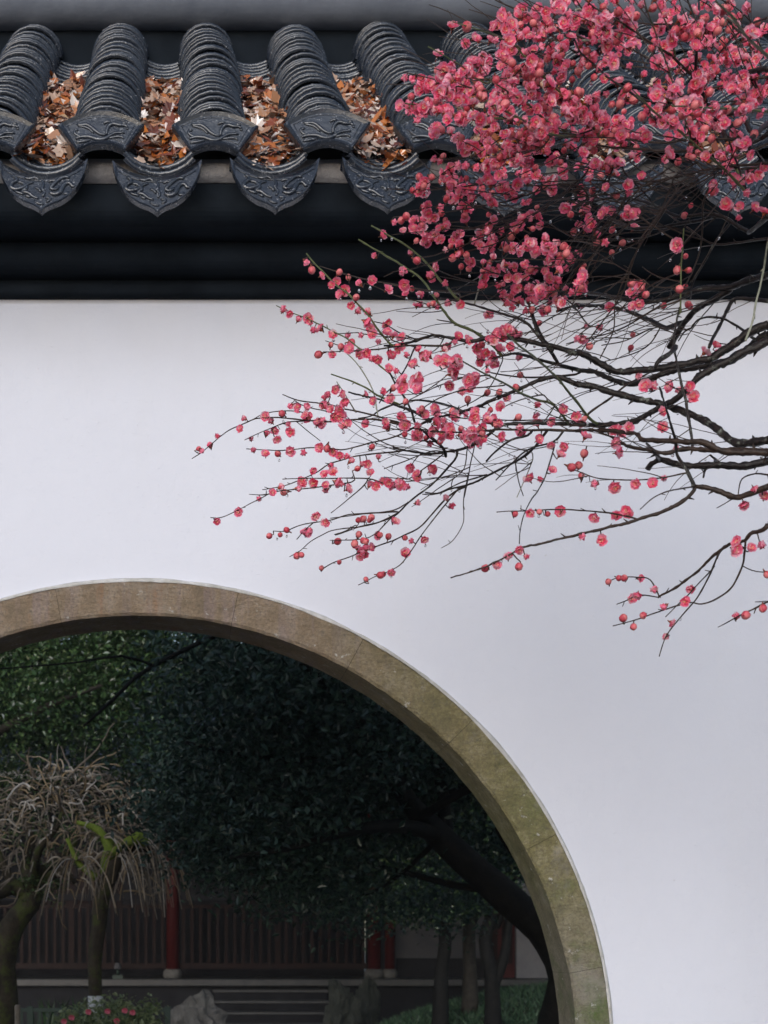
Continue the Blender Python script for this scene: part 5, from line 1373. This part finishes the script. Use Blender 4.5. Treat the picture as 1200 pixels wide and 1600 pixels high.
# --- broad-leaved evergreen whose crown fills the left of the opening
def tree(name, label, u, d, trunk, limbs, blobs, mat, leaf, seed, bark='trunk2', group=None, clump=.16):
    T = thing(name, foot(u, d), label, 'tree', group)
    mb = MB(); limb(mb, trunk, .15, 10); mb.build('trunk', M[bark], T)
    for p in limbs:
        m2 = MB(); limb(m2, p, .12, 7); m2.build('branch', M[bark], T)
    cloud('crown', T, mat, blobs, leaf, clump, 26, .35, seed)
    return T
d = 13.0
tree('camphor_tree', 'tall glossy broadleaf evergreen filling the view above the weeping tree', -190, d,
     [(-190, base_v(d), d, 40), (-180, 1550, d, 32), (-200, 1350, d, 26), (-170, 1150, d, 20), (-150, 900, d, 12), (-120, 700, d, 6)],
     [[(-190, 1300, d, 14), (-60, 1180, d - .3, 10), (60, 1110, d - .5, 6), (160, 1070, d - .6, 3)], [(-175, 1180, d, 12), (-40, 1020, d, 9), (120, 960, d, 5), (260, 950, d, 3)]],
     [(60, 1090, d, 170, 90, 1.0, 11500), (180, 1030, d + .3, 150, 80, 1.0, 9500), (-80, 1050, d, 150, 140, 1.2, 5000), (90, 920, d, 280, 100, 1.6, 7000), (-150, 880, d, 260, 200, 1.8, 7000), (210, 1150, d + .6, 90, 60, .7, 2600), (30, 1200, d + 2.6, 150, 110, .8, 4200), (230, 1200, d + 2.5, 130, 120, .8, 3800)],
     M['foliage'], .050, 8)
# big shade trees added out of view; their crowns block light from the garden
def wb(X, d, z, R, Rz, n): return (PX + X * F / d, PY - (z - CH) * F / d, d, R * F / d, Rz * F / d, R, n)
for i, (X, d, lab, bl) in enumerate(((-5.6, 14.5, 'added shade tree out of view beyond the camphor crown, keeping light off the garden', [(-2, 17, 8.6, 3.2, 1.2), (-6.5, 18.5, 8.2, 3, 1.5), (-3.5, 20.5, 8.6, 2.6, 1.2), (.8, 17, 6.6, 2.4, .8), (-.6, 13.5, 5.8, 2.7, .8), (.6, 12.8, 6.0, 2.6, .8), (-2.6, 14.5, 6.0, 2.6, .8)]),
                                    (8.2, 15.5, 'added shade tree out of view beyond the mound, keeping sun off the pavilion', [(7, 15, 8.4, 3.2, 1.3), (3.2, 17.5, 8.6, 3.2, 1.2), (8.0, 19.5, 8.2, 3, 1.5), (2.0, 20.8, 8.6, 2.8, 1.1), (4.5, 9.6, 7.2, 2.6, 1), (3.0, 18.0, 6.8, 2.6, .8), (3.0, 13.5, 5.9, 2.7, .8), (4.6, 14.5, 6.1, 2.6, .8), (2.4, 14.8, 6.3, 2.6, .8), (5.8, 10.5, 5.3, 2.4, 1.2), (6.5, 17, 6.3, 2.5, .9)]))):
    u = PX + X * F / d
    def L_(pts): return [(PX + x * F / q, PY - (z - CH) * F / q, q, r_ * F / q) for x, q, z, r_ in pts]
    sgn = 1 if X < 0 else -1
    tree('added_shade_tree', lab, u, d, L_([(X, d, -.05, .30), (X, d, 2.5, .24), (X + .4 * sgn, d, 5, .2), (X + .6 * sgn, d, 7.5, .1)]),
         [L_([(X + .3 * sgn, d, 4.8, .15), (X + 2.2 * sgn, d - 1, 7, .1), (X + 4.2 * sgn, d - 2, 8, .05)]), L_([(X + .4 * sgn, d, 5.2, .14), (X + 2 * sgn, d + 2.5, 7.4, .09), (X + 3.4 * sgn, d + 4.5, 8.3, .04)]), L_([(X + .4 * sgn, d, 5.4, .12), (X + 1.6 * sgn, d - 3, 7.0, .07), (X + 3.6 * sgn, d - 5.5, 7.2, .03)])],
         [wb(x, q, z, R, Rz, 4600) for x, q, z, R, Rz in bl], M['foliage_dark'], .20, 120 + i, 'trunk', 'added shade trees out of view over the garden', .38)
# slender trees on the mound
def on_mound(u, d): return pw(u, PY, d).x, d - DW
for i, (u, d, lean, lab, lt) in enumerate(((688, 16.6, -8, 'slender mound tree with a curved trunk beside the grey wing wall', 'foliage'), (735, 17.2, 2, 'straight brown tree on the mound in front of the wing wall', 'foliage_light'), (772, 16.0, 14, 'forked dark tree on the mound in front of the red door', 'foliage'))):
    x, y = on_mound(u, d); z = MZ(x, y); v0 = PY - (z - .06 - CH) * F / d
    T = thing('mound_tree', (x, y, z), lab, 'tree', 'slender trees on the mound')
    mb = MB(); limb(mb, [(u, v0, d, 15), (u - lean * .3, 1520, d, 11), (u - lean, 1470, d, 10), (u + lean * .3, 1400, d, 9), (u + lean, 1300, d, 7), (u, 1180, d, 4)], .12, 9); mb.build('trunk', M['trunk2' if i == 1 else 'trunk'], T)
    for s_ in (-1, 1):
        m2 = MB(); limb(m2, [(u + lean * .2, 1450, d, 6), (u + s_ * 28, 1390, d, 4), (u + s_ * 60, 1330, d + .2, 2.5)], .1, 7); m2.build('branch', M['trunk'], T)
    if i == 2:
        m2 = MB(); limb(m2, [(u - 2, 1545, d, 9), (u + 14, 1500, d, 8), (u + 22, 1450, d, 6), (u + 30, 1380, d, 4)], .1, 8); m2.build('branch', M['trunk'], T)
    cloud('crown', T, M[lt], [(u - 50, 1395, d, 80, 40, .7, 2200), (u - 10, 1330, d + .3, 90, 60, .9, 3000), (u + 20, 1250, d, 90, 80, 1.0, 2200), (u - 60, 1330, d + .2, 60, 45, .5, 1500)], .06, .14, 26, .3, 30 + i)
# trees that close the view behind the pavilion and at its sides
for i, (u, d, sc, lab) in enumerate(((-250, 34, 1.0, 'tall dark tree behind the far end of the pavilion'), (250, 36, 1.1, 'tall dark tree standing behind the pavilion ridge'), (650, 34, 1.0, 'broad dark tree behind the pavilion above its steps'), (1000, 33, 1.05, 'tall dark tree behind the white wing wall'), (-420, 22, .9, 'bushy dark tree beside the near end of the pavilion'), (1250, 20, .9, 'dark tree beside the white wing wall'))):
    bv = base_v(d)
    tree('backdrop_tree', lab, u, d, [(u, bv, d, 14), (u + 5, 1300, d, 12), (u, 1050, d, 7), (u, 800, d, 3)], [[(u, 1280, d, 6), (u - 90, 1150, d, 3)], [(u, 1220, d, 6), (u + 90, 1080, d, 3)]],
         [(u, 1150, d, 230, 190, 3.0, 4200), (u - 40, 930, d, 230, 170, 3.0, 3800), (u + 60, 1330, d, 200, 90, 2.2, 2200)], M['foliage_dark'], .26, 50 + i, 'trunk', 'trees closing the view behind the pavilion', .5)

# --- weeping tree and the limewashed tree
def weeping():
    d = 10.0; r = random.Random(77)
    T = thing('weeping_tree', foot(8, d), 'moss-covered pruned tree with a dome of pale drooping bare twigs', 'tree')
    mb = MB(); limb(mb, [(10, base_v(d), d, 26), (4, 1680, d, 22), (8, 1560, d, 20), (6, 1500, d, 19), (18, 1450, d, 19), (45, 1412, d, 18), (52, 1385, d, 15), (60, 1350, d, 10)], .06, 12, .14); mb.build('trunk', M['moss'], T)
    for p in ([(46, 1400, d, 15), (20, 1385, d, 13), (-10, 1395, d - .1, 12), (-50, 1370, d - .1, 8), (-90, 1330, d - .1, 5)], [(52, 1385, d, 10), (75, 1370, d, 8), (100, 1362, d - .1, 7), (118, 1380, d - .1, 4)],
              [(50, 1390, d, 12), (40, 1350, d + .1, 8), (50, 1310, d + .1, 6), (30, 1270, d + .1, 4)], [(56, 1375, d, 9), (90, 1345, d, 7), (115, 1320, d, 5), (140, 1285, d, 4)],
              [(55, 1380, d, 8), (60, 1330, d - .2, 6), (90, 1290, d - .3, 4), (100, 1250, d - .2, 3)], [(20, 1385, d, 8), (0, 1340, d, 6), (-20, 1290, d, 4), (-10, 1250, d, 3)]):
        m2 = MB(); limb(m2, p, .05, 9, .25); m2.build('branch', M['moss'], T)
    tw = MB()
    for i in range(720):
        # a start point inside the dome, then a kinked arching shoot that sags
        ex = r.uniform(-1, 1); ey = r.uniform(-1, 1)
        if ex * ex + ey * ey > 1: continue
        q = ex * ex + ey * ey
        cap = 1196 + 105 * q + 35 * max(0, -ex - .1)
        u, dd_ = 100 + 148 * ex, d + .62 * ey; v = cap + r.random() ** 2.2 * 110
        a = math.atan2(ey, ex) + r.gauss(0, .7); el = r.uniform(-.1, .9) if v < cap + 40 else r.uniform(-.7, .5)
        L = r.uniform(22, 62) if r.random() < .85 else r.uniform(60, 120); n = 9; pts = []; st = L / n
        for k in range(n + 1):
            pts.append((u, v, dd_))
            u += math.cos(a) * math.cos(el) * st; dd_ += math.sin(a) * math.cos(el) * st * d / F; v -= math.sin(el) * st
            el -= r.gauss(.14, .26); a += r.gauss(0, .42); el = max(el, -1.3)
        C = [tuple(pw(*p)) for p in pts]; n = len(C); r0 = r.uniform(.0035, .0085)
        tw.tube([Vector(c) for c in C], [r0 * (1 - .6 * k / n) for k in range(n)], 5, cap=False)
    o = tw.build('drooping_twigs', M['weep'], T); tag(o, kind='stuff')
    cloud('moss_tufts', T, M['foliage_light'], [(60, 1390, d, 60, 25, .2, 500), (100, 1310, d, 90, 60, .4, 600)], .028, .03, 12, .6, 91)
    d = 9.4
    T = thing('limewashed_tree', foot(150, d), 'upright tree with mossy forked limbs and a white limewashed trunk band', 'tree')
    mb = MB(); limb(mb, [(148, base_v(d), d, 15), (150, 1600, d, 11), (149, 1550, d, 10.5), (148, 1500, d, 11), (154, 1450, d, 11.5), (160, 1400, d, 12), (170, 1370, d, 13), (185, 1340, d, 11), (205, 1322, d, 9), (228, 1326, d, 8), (238, 1338, d, 7)], .05, 12, .1); mb.build('trunk', M['moss'], T)
    mb = MB(); limb(mb, [(149.5, 1680, d, 14), (150, 1600, d, 12.3), (149, 1556, d, 11.6)], .05, 12, .02); mb.build('limewash_band', M['lime'], T)
    for p in ([(168, 1380, d, 11), (165, 1350, d, 10), (172, 1325, d, 10), (160, 1305, d, 8), (145, 1292, d, 5), (120, 1285, d, 3)], [(172, 1338, d, 9), (192, 1320, d - .1, 8), (214, 1310, d - .1, 10), (222, 1308, d - .1, 11), (230, 1320, d - .1, 6)], [(150, 1372, d, 7), (135, 1360, d, 6), (120, 1345, d, 4), (105, 1310, d, 3)]):
        m2 = MB(); limb(m2, p, .05, 9, .3); m2.build('branch', M['mossgreen'], T)
    tw = MB()
    for i in range(120):
        s0 = r.choice(((228, 1322), (200, 1318), (160, 1310), (120, 1345), (180, 1340), (238, 1335)))
        sx = r.choice((-1, 1, 1)); L = r.uniform(30, 100); w = sx * r.uniform(10, 55)
        dz = r.uniform(-.5, .5)
        pts = [(s0[0], s0[1], d), (s0[0] + w * .5, s0[1] - r.uniform(0, 12), d + dz * .4), (s0[0] + w, s0[1] + L * .35, d + dz * .8), (s0[0] + w * 1.3, s0[1] + L, d + dz)]
        C = catmull([tuple(pw(*p)) for p in pts], .05); n = len(C); tw.tube([Vector(c) for c in C], [.0045 * (1 - .6 * k / n) for k in range(n)], 4, cap=False)
    o = tw.build('drooping_twigs', M['weep'], T); tag(o, kind='stuff')
weeping()

# --- flowering bush
def bush():
    d = 8.5; T = thing('flowering_bush', foot(170, d), 'rounded green bush with red flowers below the limewashed trunk', 'bush')
    mb = MB(); r = random.Random(5)
    for i in range(9):
        a = r.uniform(0, 6.28); limb(mb, [(170 + 6 * math.cos(a), base_v(d), d, 4), (170 + 25 * math.cos(a), 1720, d + .06 * math.sin(a), 3), (170 + 55 * math.cos(a), 1610, d + .15 * math.sin(a), 1.6)], .08, 6)
    mb.build('stems', M['trunk2'], T)
    cloud('crown', T, M['bushleaf'], [(165, 1632, d, 80, 74, .30, 5200), (110, 1615, d, 36, 38, .2, 800), (215, 1602, d, 34, 38, .2, 800), (238, 1570, d, 8, 12, .05, 70), (165, 1760, d, 70, 80, .25, 1200)], .030, .04, 14, .5, 15)
    for i, (u, v) in enumerate(((112, 1590), (100, 1596), (138, 1581), (168, 1580), (195, 1579), (207, 1582), (150, 1612), (185, 1625), (120, 1640), (182, 1595))):
        m2 = MB(); p = pw(u, v, d - .25)
        for k in range(7):
            a = k * .9; e = .5 + .12 * (k % 3); R = .022
            tip = p + Vector((math.cos(a) * math.cos(e) * R, -math.sin(e) * R, math.sin(a) * math.cos(e) * R)); sd = Vector((-math.sin(a), 0, math.cos(a))) * R * .5
            m2.add([p, p.lerp(tip, .6) + sd, tip, p.lerp(tip, .6) - sd], [(0, 1, 2, 3)])
        m2.build('flower', M['azalea'], T, False)
bush()

# --- rocks
def rock(u, v, d, w, h, lab, seed, mat='rock'):
    import bmesh
    bm = bmesh.new(); bmesh.ops.create_icosphere(bm, subdivisions=4, radius=1)
    top = pw(u, v, d); W_ = w * d / F
    for q in bm.verts:
        p = q.co.copy(); n = mnoise.fractal(p * 1.3 + Vector((seed, 0, 0)), 1.0, 2.0, 4) * .38 + abs(mnoise.noise(p * 2.6 + Vector((0, seed, 0)))) * -.45
        p = p * (1 + n); q.co = Vector((p.x * W_ / 2, p.y * W_ / 2 * .8, (p.z + .75) / 1.75 * top.z))
    zb = min(q.co.z for q in bm.verts); zt = max(q.co.z for q in bm.verts)
    for q in bm.verts: q.co.z = (q.co.z - zb) / (zt - zb) * (top.z + .05) - .05
    me = bpy.data.meshes.new('garden_rock'); bm.to_mesh(me); bm.free(); me.materials.append(M[mat])
    o = link(bpy.data.objects.new('garden_rock', me)); o.location = (top.x, top.y, 0); tag(o, lab, 'rock', 'rocks beside the terrace steps')
rock(312, 1546, 17.5, 100, 60, 'pale pitted rock standing beside the terrace steps behind the bush', 3)
rock(533, 1528, 19.5, 62, 60, 'dark mossy rock between the terrace steps and the mound', 9, 'rock_dark')
rock(575, 1522, 20.2, 40, 60, 'smaller dark rock below the pair of red columns', 14, 'rock_dark')

# --- low fence, stake, lamp, iris
def fence():
    d = 12.6; x0, x1 = pw(-60, 0, d).x, pw(262, 0, d).x; y = d - DW; zt = pw(0, 1578, d).z
    T = thing('low_fence', ((x0 + x1) / 2, y, 0), 'low green metal picket fence behind the flowering bush', 'fence')
    for z in (zt, .18):
        mb = MB(); mb.box(((x0 + x1) / 2, y, z), (x1 - x0, .035, .03)); mb.build('rail', M['fence'], T, False)
    n = 24
    for i in range(n + 1):
        x = x0 + (x1 - x0) * i / n; w = .02 if i % 8 else .05
        mb = MB(); mb.box((x, y, (zt + (.03 if i % 8 == 0 else -.016)) / 2), (w, w, zt + (.03 if i % 8 == 0 else -.03))); mb.build('picket' if i % 8 else 'fence_post', M['fence'], T, False)
fence()
def stake():
    d = 9.3; p = foot(28, d); zt = pw(0, 1570, d).z; mb = MB()
    mb.tube([p + Vector((0, 0, -.05)), p + Vector((.004, 0, zt * .5)), p + Vector((-.003, 0, zt - .01)), p + Vector((-.003, 0, zt))], [.021, .020, .019, .014], 9)
    o = mb.build('wooden_stake', M['post']); tag(o, 'pale round wooden stake beside the mossy trunk', 'stake')
stake()
def lamp():
    d = 23.0; x = pw(184, 0, d).x; y = d - DW; z = .975
    T = thing('garden_lamp', (x, y, z), 'small dark lantern standing on the terrace edge beside the column', 'lamp')
    mb = MB(); mb.box((x, y, z + .03), (.16, .16, .06)); mb.build('base', M['fence'], T, False)
    mb = MB(); mb.tube([(x, y, z + .05), (x, y, z + .16)], .02, 8); mb.build('post', M['fence'], T)
    mb = MB(); mb.tube([(x, y, z + .15), (x, y, z + .17), (x, y, z + .24), (x, y, z + .25)], [.05, .06, .045, .02], 8); mb.build('lantern_head', M['greywall'], T)
lamp()
def iris(u, d, lab, seed):
    r = random.Random(seed); p = foot(u, d); mb = MB()
    for i in range(46):
        a = r.uniform(0, 6.28); L = r.uniform(.7, 1.08); o_ = r.uniform(.05, .35); q = p + Vector((r.gauss(0, .08), r.gauss(0, .08), 0)); s_ = Vector((-math.sin(a), math.cos(a), 0)) * .013
        dr = Vector((math.cos(a), math.sin(a), 0)) * o_
        P = [q, q + dr * .25 + Vector((0, 0, L * .45)), q + dr * .7 + Vector((0, 0, L * .85)), q + dr * 1.2 + Vector((0, 0, L))]
        V = [P[0] - s_, P[0] + s_, P[1] + s_, P[1] - s_, P[2] + s_ * .8, P[2] - s_ * .8, P[3]]
        mb.add(V, [(0, 1, 2, 3), (3, 2, 4, 5), (5, 4, 6)])
    o = mb.build('iris_clump', M['iris'], None, False); tag(o, lab, 'plant', 'iris clumps at the fence')
iris(72, 13.4, 'clump of narrow upright leaves behind the fence by the mossy trunk', 3); iris(105, 14.0, 'clump of narrow leaves behind the fence near the limewashed trunk', 4)

# ------------------------------------------------------------------ rain haze
mb = MB(); mb.box((0, 25, 8.0), (260, 130, 18.4))
hm = bpy.data.materials.new('rain_haze'); hm.use_nodes = True; nt = hm.node_tree; nt.nodes.clear()
pv = nt.nodes.new('ShaderNodeVolumePrincipled'); pv.inputs['Color'].default_value = (0.86, 0.92, 1.0, 1); pv.inputs['Density'].default_value = 0.0009
out = nt.nodes.new('ShaderNodeOutputMaterial'); nt.links.new(pv.outputs[0], out.inputs['Volume'])
hz = mb.build('haze', hm, None, False); tag(hz, 'thin pale rain haze hanging in the garden air', 'haze', kind='stuff')
